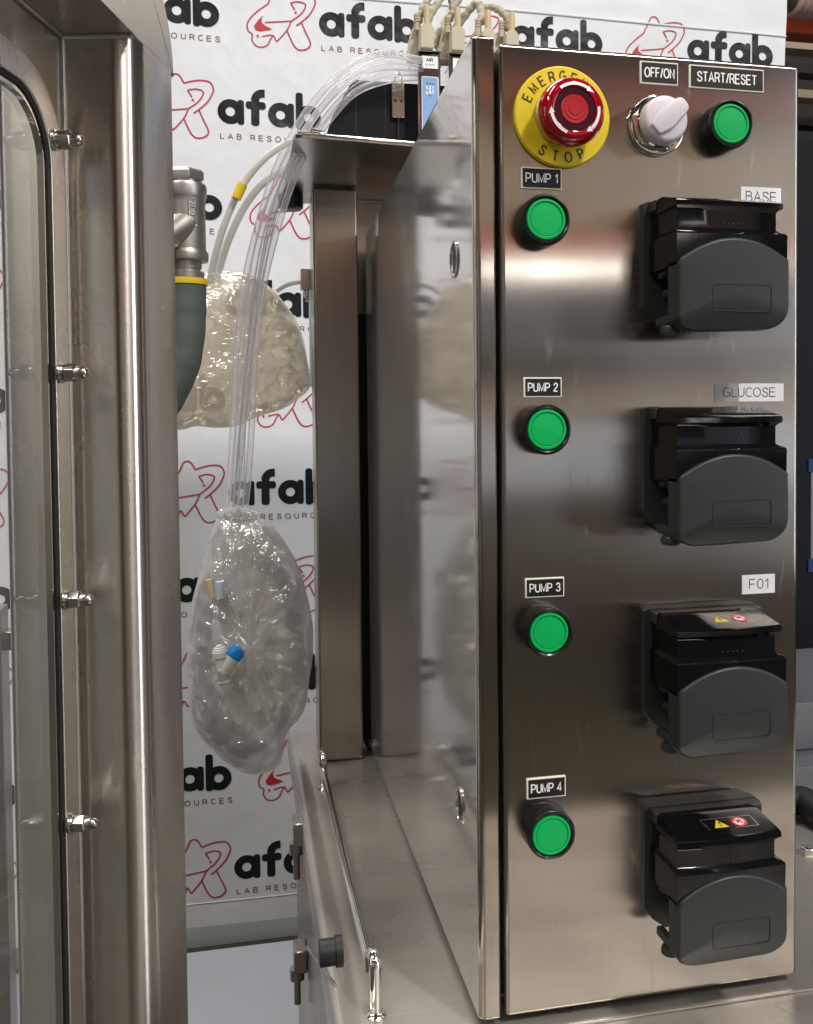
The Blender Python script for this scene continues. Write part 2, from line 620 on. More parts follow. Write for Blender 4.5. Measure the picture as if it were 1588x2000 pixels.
# ------------------------------------------------------------------ control cabinet
W, H = .185, .5533
XS = -.0155
TZ = -.005
cab = thing('control_cabinet', 'tall brushed steel control cabinet with four black pumps down its front door', 'control cabinet', (XS, .022, TZ))


def PR(o):                       # parent keeping world-space mesh data
    return o


def child(name, bm, m, parent, **k):
    o = obj(name, bm, m, None, **k)
    o.parent = parent
    inv = Matrix.Identity(4)
    p = parent
    loc = Vector((0, 0, 0))
    while p:
        loc += p.location
        p = p.parent
    o.location = -loc if not k.get('loc') else o.location
    return o


def ztop(y):
    return .5560 - .0555 * max(0, y - .004)


bm = B()
plan = []
for i in range(7):
    a = math.radians(180 + 90 * i / 6)
    plan.append((XS + .0042 + .0042 * math.cos(a), .0042 + .0042 * math.sin(a)))
plan += [(-.0040, 0), (-.0030, .001), (-.0030, .0225), (.172, .0225), (.172, .489), (XS, .489)]
lo = [bm.verts.new((x, y, 0)) for x, y in plan]
hi = [bm.verts.new((x, y, ztop(y))) for x, y in plan]
ft = bm.faces.new(hi)
fb = bm.faces.new(lo[::-1])
for i in range(len(plan)):
    j = (i + 1) % len(plan)
    bm.faces.new((lo[i], lo[j], hi[j], hi[i]))
bmesh.ops.bevel(bm, geom=list(ft.edges) + list(fb.edges), offset=.0016, segments=3, profile=.5, affect='EDGES')
body = child('cabinet_body', bm, 'side', cab)
body.data.materials.append(M['door'])
for pl_ in body.data.polygons:
    if pl_.normal.y < -.25:
        pl_.material_index = 1
child('gasket', box(B(), -.0034, .178, .0185, .0224, .004, H - .004), 'black', cab)
door = child('door', box(B(), 0, W, 0, .0182, 0, H, .0026, 4), 'door', cab, smooth=50)


def on_door(u, v, y=0):
    return at(u, v, Y=y)


# quarter-turn locks on the side wall
for (u, v) in ((888, 507), (899, 1572)):
    p = at(u, v, X=XS)
    bm = B()
    lathe(bm, [(.0100, -.001), (.0112, .0), (.0112, .0008), (.0104, .0012), (.0096, .0010), (.0094, -.0004), (.0, -.0004)], p, (-1, 0, 0), 48)
    lk = child('side_lock', bm, 'nut', cab)
    bm = B()
    lathe(bm, [(.0090, -.0004), (.0090, .0001), (.0, .0001)], p, (-1, 0, 0), 40)
    child('lock_face', bm, 'cast', lk)
    bm = B()
    pts = [(p.y + .0088 * math.cos(math.radians(a)), p.z + .0088 * math.sin(math.radians(a))) for a in range(60, 301, 10)]
    prism(bm, pts, YZ, XS - .0001, XS - .0004)
    child('key_recess', bm, 'black', lk)

# engraved plates
plates = [('PUMP 1', 1017, 328, 1096, 370), ('PUMP 2', 1022, 737, 1096, 776), ('PUMP 3', 1025, 1128, 1101, 1166),
          ('PUMP 4', 1028, 1517, 1104, 1557), ('OFF/ON', 1249, 122, 1323, 166), ('START/RESET', 1345, 132, 1490, 177)]
for s, u0, v0, u1, v1 in plates:
    a, b = on_door(u0, (v0 + v1) / 2), on_door(u1, (v0 + v1) / 2)
    t_, d_ = on_door((u0 + u1) / 2, v0), on_door((u0 + u1) / 2, v1)
    x0, x1, z1, z0 = a.x, b.x, t_.z, d_.z
    e = child('engraved_plate', box(B(), x0, x1, -.0011, .0004, z0, z1, .0002, 1), 'plateedge', cab, label='engraved black plate reading ' + s)
    child('plate_face', box(B(), x0 + .0009, x1 - .0007, -.0013, -.0009, z0 + .0008, z1 - .0008), 'plate', e)
    mx, mz = (x1 - x0) * .115, (z1 - z0) * .30
    if s == 'START/RESET':
        mx = (x1 - x0) * .105
    bm = text(B(), s, x0 + mx, x1 - mx, z0 + mz, z1 - mz, XZ, -.00145, wt=.15)
    child('lettering', bm, 'white', e, smooth=0)

# paper labels above pumps
for s, u0, v0, u1, v1 in (('BASE', 1447, 366, 1525, 404), ('GLUCOSE', 1395, 749, 1530, 784), ('F01', 1449, 1122, 1513, 1159)):
    a, b = on_door(u0, (v0 + v1) / 2), on_door(u1, (v0 + v1) / 2)
    t_, d_ = on_door((u0 + u1) / 2, v0), on_door((u0 + u1) / 2, v1)
    x0, x1, z1, z0 = a.x, b.x, t_.z, d_.z
    xm = x0 + (x1 - x0) * .35 if s == 'GLUCOSE' else x0
    e = child('paper_label', box(B(), xm, x1, -.0003, .0002, z0, z1), 'label', cab, label='white tape label reading ' + s)
    if s == 'GLUCOSE':
        child('grey_tape_end', box(B(), x0, xm, -.0003, .0002, z0, z1), 'tapefilm', e)
    wd = .75 if s != 'F01' else .56
    cx = (x0 + x1) / 2
    hw = (x1 - x0) * wd / 2
    bm = text(B(), s, cx - hw, cx + hw, z0 + (z1 - z0) * .27, z1 - (z1 - z0) * .24, XZ, -.0004, wt=.10)
    child('lettering', bm, 'grayink', e, smooth=0)


# green push buttons
def green_button(u, v, label):
    yf = -.0135
    c = at(u, v, Y=yf)
    bm = B()
    lathe(bm, [(.0138, 0), (.0141, .0012), (.0141, .0125), (.0136, .0139), (.0127, .0141), (.0119, .0136), (.0117, .0115), (.0, .0115)],
          (c.x, 0, c.z), seg=56)
    b = child('push_button', bm, 'bezel', cab, label=label)
    bm = B()
    lathe(bm, [(.0112, .010), (.0114, .0128), (.0109, .0136), (.0099, .0137), (.0096, .0130), (.0091, .0129), (.0088, .0133), (.0050, .0135), (.0, .0136)], (c.x, 0, c.z), seg=56)
    child('button_cap', bm, 'green', b, smooth=25)


green_button(1067, 428, 'green push button under the PUMP 1 plate')
green_button(1069, 839, 'green push button under the PUMP 2 plate')
green_button(1073, 1236, 'green push button under the PUMP 3 plate')
green_button(1078, 1632, 'green push button under the PUMP 4 plate')
green_button(1429, 241, 'green push button under the START/RESET plate')

# emergency stop
ec = at(1096, 231, Y=0)
bm = B()
lathe(bm, [(.0270, 0), (.0282, .0008), (.0282, .0022), (.0274, .0032), (.0, .0032)], (ec.x, 0, ec.z), seg=90)
es = child('emergency_stop_button', bm, 'yellow', cab, label='red mushroom stop button on a round yellow legend ring')
bm = B()


def arc_text(s, mid, step, rad, h, flip=False):
    n = len(s)
    for i, ch in enumerate(s):
        ang = mid + ((n - 1) / 2 - i) * step * (1 if not flip else -1)
        a = math.radians(ang)
        ls, asp = strokes(ch)
        hw = h * asp / 2 * .86
        up = Vector((math.cos(a), math.sin(a))) * (1 if not flip else -1)
        rt = Vector((up.y, -up.x))
        c0 = Vector((ec.x + rad * math.cos(a), ec.z + rad * math.sin(a)))
        for k, l in enumerate(ls):
            pl = []
            for (p, q) in l:
                w_ = c0 + rt * (p - .5) * 2 * hw + up * (q - .5) * h
                pl.append((w_.x, w_.y))
            ribbon(bm, pl, h * .15, lambda x, z, _, k=k: (x, -.0034 - .00001 * k, z))


arc_text('EMERGENCY', 90, 16.5, .0226, .0052)
arc_text('STOP', 268, 20, .0226, .0054, True)
child('lettering', bm, 'ink', es, smooth=0)
bm = B()
lathe(bm, [(.0160, .0032), (.0168, .0040), (.0168, .0072), (.0158, .0080), (.0140, .0080), (.0140, .0125), (.0, .0125)], (ec.x, 0, ec.z), seg=48)
child('metal_collar', bm, 'cast', es)
hx, hz = ec.x + .0002, ec.z - .0016
bm = B()
lathe(bm, [(.0130, .0085), (.0162, .0100), (.0184, .0135), (.0188, .0165), (.0183, .0198), (.0168, .0226), (.0148, .0240), (.0128, .0243), (.0120, .0240),
           (.0118, .0222), (.0, .0222)], (hx, 0, hz), seg=72)
head = child('mushroom_head', bm, 'red', es, smooth=60)
bm = B()
lathe(bm, [(.0117, .0223), (.0116, .0236), (.0082, .0236), (.0080, .0223)], (hx, 0, hz), seg=60)
child('dark_ring', bm, 'darkred', es, smooth=60)
bm = B()
lathe(bm, [(.0079, .0223), (.0079, .0237), (.0076, .0239), (.0058, .0238), (.0056, .0241), (.0036, .0240), (.0034, .0243), (.0, .0243)], (hx, 0, hz), seg=48)
child('centre_lens', bm, 'redcore', es, smooth=20)
for (a0, a1) in ((128, 44), (8, -62), (250, 178)):
    bm = B()
    st = 12
    R0 = .01360
    prof = lambda a, r: (hx + r * math.cos(math.radians(a)), -.0247 + max(0, r - .0135) * .35, hz + r * math.sin(math.radians(a)))
    a1b = a1 + 14
    A = [a0 + (a1b - a0) * i / st for i in range(st + 1)]
    for a, b in zip(A, A[1:]):
        bm.faces.new([bm.verts.new(prof(x, r)) for x, r in ((a, R0 - .0008), (b, R0 - .0008), (b, R0 + .0008), (a, R0 + .0008))])
    bm.faces.new([bm.verts.new(prof(x, r)) for x, r in ((a1b, R0 - .0017), (a1, R0), (a1b, R0 + .0017))])
    child('white_arrow', bm, 'white', es, smooth=0)

# off/on selector
sc = at(1303, 231, Y=-.0165)
bm = B()
lathe(bm, [(.0166, 0), (.0172, .001), (.0172, .0028), (.0160, .0035), (.0, .0035)], (sc.x, 0, sc.z), seg=56)
sw = child('selector_switch', bm, 'chrome', cab, label='white knob selector switch in a chrome nut under the OFF/ON plate')
bm = B()
lathe(bm, [(.0163, .0030), (.0163, .0055), (.0150, .0066), (.0, .0066)], (sc.x, 0, sc.z), seg=6)
child('hex_nut', bevel_sharp(bm, .0006, 2), 'chrome', sw)
bm = B()
lathe(bm, [(.0145, .0066), (.0145, .0085), (.0138, .0093), (.0, .0093)], (sc.x, 0, sc.z), seg=56)
child('bezel_ring', bm, 'chrome', sw)
kc = sc
bm = B()
lathe(bm, [(.0132, .0093), (.0134, .0102), (.0132, .0145), (.0124, .0162), (.0105, .0168), (.0, .0168)], (kc.x, 0, kc.z), seg=64)
kn = child('knob', bm, 'knob', sw, smooth=60)
bm = B()
for y0, y1, s_ in ((-.0190, -.0120, 1),):
    d = Vector((.74, .67)).normalized()
    nrm = Vector((-d.y, d.x))
    outl = []
    for a, b in ((-.0105, .0030), (-.0020, .0048), (.0100, .0040), (.0130, .0034), (.0144, .0018), (.0144, -.0018), (.0130, -.0034), (.0100, -.0040), (-.0020, -.0048), (-.0105, -.0030)):
        q = Vector((kc.x, kc.z)) + d * a + nrm * b * 1.25
        outl.append((q.x, q.y))
    prism(bm, outl, XZ, y0, y1)
bevel_sharp(bm, .0011, 3)
child('knob_grip', bm, 'knob', kn, smooth=60)

# pumps ------------------------------------------------------------
PXL = .0845


def convex(x0, x1, yb, yf, bulge, n=8):
    """plan outline of a slab with a slightly bowed front"""
    o = [(x0, yb)]
    for i in range(n + 1):
        t = i / n
        o.append((x0 + (x1 - x0) * t, yf - bulge * 4 * t * (1 - t)))
    o.append((x1, yb))
    return o


def make_pump(zt, label):
    L0 = lambda z: zt + z
    bm = B()
    out = [(PXL - .0008, L0(.0055)), (PXL + .002, L0(.0068)), (PXL + .0700, L0(.0068)), (PXL + .0735, L0(.0040)), (PXL + .0735, L0(-.052)), (PXL + .064, L0(-.066)),
           (PXL + .012, L0(-.066)), (PXL + .004, L0(-.060)), (PXL - .0008, L0(-.053))]
    prism(bm, out, XZ, .0004, -.0038)
    box(bm, PXL + .0022, PXL + .0700, -.0128, -.0036, L0(-.0005), L0(.0062), .0006, 1)
    bevel_sharp(bm, .0006, 2)
    pump = child('peristaltic_pump', bm, 'matte', cab, label=label)
    # motor housing
    bm = B()
    box(bm, PXL + .0045, PXL + .0655, -.030, -.0036, L0(-.036), L0(.0004), .0006, 1)
    box(bm, PXL + .0150, PXL + .0675, -.0304, -.0036, L0(-.0625), L0(-.0285), .0006, 1)
    child('pump_housing', bm, 'dark', pump)
    # roller rotor seen in the side opening
    bm = B()
    for k, (dx, dz) in enumerate(((.0105, -.037), (.0095, -.048), (.0125, -.057))):
        lathe(bm, [(.0032, 0), (.0036, .0006), (.0036, .0125), (.0032, .013)], (PXL + dx, -.0135, L0(dz)), seg=14)
    child('rollers', bm, 'black', pump)
    bm = B()
    prism(bm, [(-.0118, L0(-.0335)), (-.0175, L0(-.0318)), (-.0215, L0(-.0345)), (-.029, L0(-.0330)), (-.029, L0(-.0345)), (-.0215, L0(-.0368)), (-.0165, L0(-.0392)), (-.0125, L0(-.0385))],
          YZ, PXL + .0045, PXL + .0085)
    child('tube_clamp', bevel_sharp(bm, .0004, 1), 'matte', pump)
    bm = B()
    box(bm, PXL + .0035, PXL + .008, -.029, -.0105, L0(-.0655), L0(-.0605), .0006, 1)
    lathe(bm, [(.0046, 0), (.0056, .0010), (.0056, .0036), (.0048, .0050), (.0030, .0052), (.0030, .0090)], (PXL + .0070, -.0235, L0(-.0710)), (0, 0, 1), 22)
    child('release_knob', bm, 'matte', pump)
    # glossy lid: stack of plan outlines at falling heights
    lv = []
    lx0, lx1 = PXL + .0030, PXL + .0664
    lv.append((.0068, lx0 + .003, lx1 - .006, -.0130, -.0150, .0004, .0))
    lv.append((.0062, lx0 + .001, lx1 - .003, -.0128, -.0200, .0008, .0))
    lv.append((.0016, lx0 + .0004, lx1 - .0004, -.0128, -.0394, .0022, .0))
    lv.append((.0004, lx0 + .0002, lx1 + .0002, -.0128, -.0408, .0024, .0))
    lv.append((-.0022, lx0, lx1 + .0002, -.0040, -.0410, .0024, .0))
    lv.append((-.0034, lx0 + .0008, lx1 - .0022, -.0040, -.0400, .0022, .0))
    lv.append((-.0046, lx0 + .0010, lx1 - .0032, -.0040, -.0392, .0020, .0))
    lv.append((-.0142, lx0 + .0010, lx1 - .0032, -.0040, -.0392, .0020, .0))
    lv.append((-.0154, lx0 + .0004, lx1 - .0016, -.0040, -.0402, .0022, .0))
    lv.append((-.0166, lx0 - .0002, lx1 + .0016, -.0040, -.0422, .0015, .0))
    lv.append((-.0178, lx0 - .0004, lx1 + .0020, -.0040, -.0425, .0014, .0))
    lv.append((-.0345, lx0 - .0004, lx1 + .0020, -.0040, -.0420, .0010, .0))
    bm = B()
    rg = []
    for (z, a, b, yb, yf, bu, _) in lv:
        ring = []
        for (x, y) in convex(a, b, yb, yf, bu, 10):
            zz = z
            if z > .0005:     # top slopes down to the front
                zz = z
            ring.append(bm.verts.new((x, y, L0(zz))))
        rg.append(ring)
    bm.faces.new(rg[0])
    bm.faces.new(rg[-1][::-1])
    for a, b in zip(rg, rg[1:]):
        for i in range(len(a)):
            j = (i + 1) % len(a)
            bm.faces.new((a[i], a[j], b[j], b[i]))
    lid = child('pump_lid', bm, 'gloss', pump, smooth=38)
    # cover
    bm = B()
    a0, a1 = PXL + .0026, PXL + .0686
    pts = []
    n = 18
    pts.append((a0, L0(-.0330)))
    for i in range(n + 1):
        t = i / n
        x = a0 + .0020 + (a1 - a0 - .0020) * t
        zz = -.0308 + .0113 * (1 - (2 * t - 1) ** 2)
        pts.append((x, L0(zz)))
    pts.append((a1 + .0002, L0(-.056)))
    r = .0115
    for i in range(1, 9):
        a = math.radians(-90 * i / 8)
        pts.append((a1 - r * 1.15 + r * 1.15 * math.cos(a), L0(-.0575) + r * math.sin(a)))
    pts.append((a0 + .022, L0(-.0700)))
    for i in range(1, 7):
        a = math.radians(-90 - 90 * i / 6)
        pts.append((a0 + .014 + .014 * math.cos(a), L0(-.0625) + .0078 * math.sin(a)))
    N_ = len(pts)
    cx, cz = (a0 + a1) / 2, L0(-.048)

    def inset(p, s):
        dx, dz = p[0] - cx, p[1] - cz
        l = math.hypot(dx, dz)
        return (p[0] - dx / l * s, p[1] - dz / l * s)
    rings = []
    for s, y in ((.0004, -.0300), (0, -.0306), (0, -.0432), (.0006, -.0442), (.0016, -.0447)):
        ring = []
        for p in pts:
            q = inset(p, s)
            yy = y
            if y < -.04:          # lower edge rolls back towards the door, front bows slightly
                yy = y + max(0, (L0(-.058) - q[1])) ** 1.5 * 3.0 - .0005 * (1 - ((q[0] - cx) / .034) ** 2)
            ring.append(bm.verts.new((q[0], yy, q[1])))
        rings.append(ring)
    for a, b in zip(rings, rings[1:]):
        for i in range(N_):
            j = (i + 1) % N_
            bm.faces.new((a[i], a[j], b[j], b[i]))
    bm.faces.new(rings[0])
    # bowed front: a centre fan
    c = bm.verts.new((cx, -.0453, cz))
    mid = []
    for p in pts:
        q = (cx + (p[0] - cx) * .5, cz + (p[1] - cz) * .5)
        mid.append(bm.verts.new((q[0], -.0452, q[1])))
    for i in range(N_):
        j = (i + 1) % N_
        bm.faces.new((rings[-1][i], rings[-1][j], mid[j], mid[i]))
        bm.faces.new((mid[i], mid[j], c))
    cover = child('pump_cover', bm, 'matte', pump, smooth=50)
    bm = B()
    q = rrect(PXL + .0222, PXL + .0572, L0(-.0595), L0(-.0450), .0022, 4)
    q3 = []
    for x, z in q:
        q3.append((x, -.0453 + .0003 * ((x - cx) / .034) ** 2 + max(0, (L0(-.056) - z)) * .06, z))
    tube(bm, q3 + [q3[0]], .00028, 6, False)
    child('name_recess', bm, 'dark', pump)
    bm = B()
    for i in range(5):
        x = PXL + .0300 + i * .0029
        box(bm, x, x + .0006, -.0419, -.0411, L0(-.0118), L0(-.0113))
    child('indicator_dots', bm, 'grayink', pump)
    return pump, lid


PZ = [.4613, .3434, .2258, .1088]
pumps = [make_pump(z, 'black peristaltic pump beside the %s plate' % s) for z, s in
         zip(PZ, ('PUMP 1', 'PUMP 2', 'PUMP 3', 'PUMP 4'))]
# warning pictograms on the lids
for k in (2, 3):
    z = PZ[k]
    pump = pumps[k][0]

    def top(x, y, lift=.00025):
        # lid top surface: straight from (-.024, +.0036) to (-.0392-.., +.0010)
        t = (-.0200 - y) / (.0405 - .0200)
        return (x, y, z + .0062 - .0046 * t + lift)
    bm = B()
    ys0, ys1 = -.0250, -.0345
    q = [(PXL + .024, ys0), (PXL + .055, ys0), (PXL + .056, ys1), (PXL + .026, ys1)]
    ribbon(bm, q, .00025, lambda a, b, d: top(a, b, .0002), True)
    child('sticker_outline', bm, 'cast', pump, smooth=0)
    bm = B()
    xa, xb = PXL + .0295, PXL + .0385
    bm.faces.new([bm.verts.new(top(x, y)) for x, y in ((xa, -.0335), (xb, -.0335), ((xa + xb) / 2 - .0006, -.0262))])
    child('warning_triangle', bm, 'yellow2', pump, smooth=0)
    bm = B()
    xm = (xa + xb) / 2
    bm.faces.new([bm.verts.new(top(x, y, .0004)) for x, y in ((xm - .0006, -.0284), (xm + .0006, -.0284), (xm + .0003, -.0310), (xm - .0003, -.0310))])
    bm.faces.new([bm.verts.new(top(x, y, .0004)) for x, y in ((xm - .0004, -.0316), (xm + .0004, -.0316), (xm + .0004, -.0325), (xm - .0004, -.0325))])
    child('exclamation_mark', bm, 'ink', pump, smooth=0)
    bm = B()
    xr, yr = PXL + .0460, -.0300
    n = 28
    for r0, r1, nm, mt, lf in ((0, .0036, 'prohibition_disc', 'white', .00025), (.0031, .0044, 'prohibition_ring', 'red', .0004)):
        bm = B()
        for i in range(n):
            a, b = 2 * PI * i / n, 2 * PI * (i + 1) / n
            P_ = [(xr + r0 * math.cos(a) * 1.05, yr + r0 * math.sin(a)), (xr + r1 * math.cos(a) * 1.05, yr + r1 * math.sin(a)),
                  (xr + r1 * math.cos(b) * 1.05, yr + r1 * math.sin(b)), (xr + r0 * math.cos(b) * 1.05, yr + r0 * math.sin(b))]
            if r0 == 0:
                P_ = P_[:3]
            bm.faces.new([bm.verts.new(top(x, y, lf)) for x, y in P_])
        child(nm, bm, 'bredfill' if mt == 'red' else mt, pump, smooth=0)
    bm = B()
    ribbon(bm, [(xr - .0030, yr + .0022), (xr + .0030, yr - .0022)], .0009, lambda a, b, d: top(a, b, .0006))
    ribbon(bm, [(xr - .0014, yr - .0012), (xr, yr + .0014), (xr + .0016, yr + .0006)], .0012, lambda a, b, d: top(a, b, .0005))
    child('prohibition_bar', bm, 'bredfill', pump, smooth=0)

# ------------------------------------------------------------------ steel table
tab = thing('steel_table', 'brushed steel table under the cabinet with a chrome side rail', 'table', (0, .2, -.9))
XL = -.0965
bm = B()
# cross-section in X,Z : flat top, raised rolled left lip, apron
sec = [(.75, TZ)]
sec += [(-.080, TZ), (-.0835, TZ + .0004), (-.0865, TZ + .0022), (-.0890, TZ + .0046), (-.0915, TZ + .0055), (-.0940, TZ + .0050), (-.0958, TZ + .0034),
        (-.0965, TZ + .0010), (-.0965, TZ - .022), (-.0940, TZ - .022), (-.0940, TZ - .006), (.75, TZ - .006)]
prism(bm, sec, XZ, -.30, .585)
tt = child('table_top', bm, 'table', tab, smooth=50)
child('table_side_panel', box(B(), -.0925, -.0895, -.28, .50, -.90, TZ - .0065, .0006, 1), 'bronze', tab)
child('table_back_panel', box(B(), -.0890, .72, .48, .4995, -.90, TZ - .0065), 'post', tab)
bm = B()
box(bm, -.0100, .70, -.0100, -.0065, TZ + .0001, TZ + .0016, .0007, 2)
child('weld_ridge', bm, 'table', tab)
# chrome rail
RX, RY0, RY1 = -.0712, .0285, .405
bm = B()
zr = .0270
path = [(RX, RY0, TZ)] + [(RX, RY0, TZ + .029)]
for i in range(1, 9):
    a = PI * i / 8
    path.append((RX - .0002 * i, RY0 + .0055 - .0055 * math.cos(a), TZ + .029 + .0055 * math.sin(a)))
path += [(RX - .0016, RY0 + .0110, TZ + .022)]
tube(bm, path, .0036, 16)
rail = child('rail_post', bm, 'chrome', tab)
bm = B()
tube(bm, [(RX - .0018, RY0 + .010, TZ + .024), (RX - .0020, RY1 - .006, TZ + .024)], .0033, 16)
child('rail_bar', bm, 'chrome', tab)
bm = B()
path = [(RX, RY1, TZ), (RX, RY1, TZ + .029)]
for i in range(1, 9):
    a = PI * i / 8
    path.append((RX - .0002 * i, RY1 - .0055 + .0055 * math.cos(a), TZ + .029 + .0055 * math.sin(a)))
path += [(RX - .0016, RY1 - .0110, TZ + .022)]
tube(bm, path, .0036, 16)
child('rail_post', bm, 'chrome', tab)
for y in (RY0, RY1):
    bm = B()
    lathe(bm, [(.0060, 0), (.0062, .0012), (.0052, .0026), (.0037, .0032)], (RX, y, TZ), (0, 0, 1), 24)
    child('post_foot', bm, 'chrome', tab)
p = at(1577, 1668, Z=TZ)
bm = B()
lathe(bm, [(.0062, 0), (.0064, .0008), (.0064, .0050), (.0052, .0062), (.0, .0062)], (p.x, p.y, TZ), (0, 0, 1), 6)
child('bolt_head', bevel_sharp(bm, .0005), 'chrome', tab)
# fittings on the panel under the table
for (u, v, r, ln) in ((597, 1620, .010, .012), (598, 1866, .011, .012)):
    p = at(u, v, X=-.093)
    bm = B()
    box(bm, -.104, -.0927, p.y - .012, p.y + .012, p.z - .010, p.z + .010, .001, 1)
    lathe(bm, [(.0065, 0), (.0065, .010), (.003, .0102), (.003, .032)], (-.101, p.y, p.z - .010), (0, 0, -1), 18)
    child('hanging_bolt', bm, 'cast', tab)
p = at(640, 1860, X=-.100)
bm = B()
lathe(bm, [(.007, 0), (.0074, .001), (.0074, .0115), (.007, .012)], (-.0927, p.y, p.z), (-1, 0, 0), 28)
lathe(bm, [(.0085, -.001), (.0085, .003)], (-.0927, p.y, p.z), (-1, 0, 0), 28)
child('rubber_bumper', bm, 'black', tab)
bm = B()
tube(bm, [at(600, 1850, X=-.098), at(655, 1925, X=-.098)], .0011, 10)
child('brace_rod', bm, 'cast', tab)

# ------------------------------------------------------------------ equipment stand behind the cabinet
std = thing('equipment_stand', 'square steel post with a wide shelf holding black equipment behind the cabinet', 'stand', (-.047, .50, TZ))
ZS = .5745
child('stand_post', box(B(), -.0692, -.0245, .4785, .522, TZ + .0006, ZS - .0012, .0028, 3), 'post', std, smooth=50)
bm = B()
out = [(-.0900, .3000), (.10, .3210), (.10, .565), (-.0900, .565), (-.0955, .530), (-.0965, .3120), (-.0950, .3040)]
prism(bm, out, XY, ZS, ZS + .0035)
bevel_sharp(bm, .0006, 2)
shelf = child('shelf', bm, 'post', std)
bm = B()
tube(bm, [(-.0935, .3005, ZS + .0035), (.10, .3225, ZS + .0035)], .0014, 10)
child('shelf_edge_bead', bm, 'chrome', shelf)
bm = B()
lathe(bm, [(.012, 0), (.013, .001), (.0125, .014), (.010, .016)], (-.088, .522, ZS), (0, 0, -1), 24)
child('rubber_foot', bm, 'dark', std)
bm = B()
tube(bm, spline([(-.03, .565, ZS - .008), (-.012, .566, ZS - .016), (.012, .567, ZS - .017), (.05, .568, ZS - .012)]), .0022, 10)
child('shelf_cable', bm, 'black', std)
# dark upright channel in the gap
ch = thing('cable_duct', 'black vertical cable duct in the gap between the square post and the cabinet', 'cable duct', (0, .54, TZ))
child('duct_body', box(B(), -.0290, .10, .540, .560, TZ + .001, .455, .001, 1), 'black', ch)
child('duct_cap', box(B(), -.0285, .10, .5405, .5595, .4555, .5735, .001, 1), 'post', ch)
bm = B()
tube(bm, spline([(-.018, .522, .03), (-.019, .518, .012), (-.017, .510, .0), (-.012, .500, TZ + .0028), (0, .497, TZ + .0028)]), .0024, 8)
child('duct_cable', bm, 'black', ch)

# black instrument case on the shelf
SZ = ZS + .0037
ca = thing('instrument_case', 'black instrument case with a metal latch sitting on the rear shelf', 'instrument case', (-.04, .36, SZ))
zc = at(740, 158, Y=.345).z
xl0 = at(640, 240, Y=.345).x
bm = B()
xr_ = .045
out = [(xl0, SZ), (xl0 - .001, SZ + .012), (xl0 + .004, SZ + .028), (xl0 + .020, zc - .004), (xl0 + .024, zc), (xr_, zc), (xr_, SZ)]
prism(bm, out, XZ, .345, .430)
bevel_sharp(bm, .0015, 2)
child('case_shell', bm, 'navy', ca)
bm = B()
sx = at(695, 200, Y=.344).x
ribbon(bm, [(sx, zc - .002), (sx, SZ + .016), (sx + .005, SZ + .006), (sx + .005, SZ)], .0011, lambda a, b, d: (a, .3446, b))
ribbon(bm, [(sx + .026, zc - .002), (sx + .026, SZ)], .0006, lambda a, b, d: (a, .3446, b))
ribbon(bm, [(xl0 + .004, SZ + .014), (xl0 + .009, SZ + .006), (xl0 + .009, SZ)], .0012, lambda a, b, d: (a, .3446, b))
child('case_seam', bm, 'ink', ca, smooth=0)
bm = B()
l0, l1 = at(765, 160, Y=.341), at(791, 231, Y=.341)
box(bm, l0.x, l1.x, .341, .3448, l1.z, l0.z, .0008, 2)
lx = (l0.x + l1.x) / 2
lt = child('latch', bm, 'nut', ca)
bm = B()
tube(bm, spline([(lx - .004, .3405, l0.z - .006), (lx - .0032, .3400, l0.z + .002), (lx, .3398, l0.z + .008), (lx + .0032, .3400, l0.z + .002), (lx + .004, .3405, l0.z - .006)]), .0010, 8)
tube(bm, [(lx, .3415, l1.z), (lx + .0002, .3415, SZ)], .0006, 6)
child('latch_hook', bm, 'chrome', lt)
bm = B()
for dx in (-.0028, .0028):
    lathe(bm, [(.0014, 0), (.0014, .0003), (0, .0003)], (lx + dx, .3409, (l0.z + l1.z) / 2 - .0005), seg=12)
child('latch_hole', bm, 'ink', lt)
bm = B()
q = at(625, 248, Y=.335)
box(bm, q.x - .010, q.x + .005, .333, .343, SZ, SZ + .004, .0006, 1)
lathe(bm, [(.0045, 0), (.005, .001), (.005, .006), (.0042, .007), (.0042, .012), (.003, .0125)], (q.x + .003, .338, SZ + .008), (-1, 0, .3), 20)
child('side_fitting', bm, 'chrome', ca)

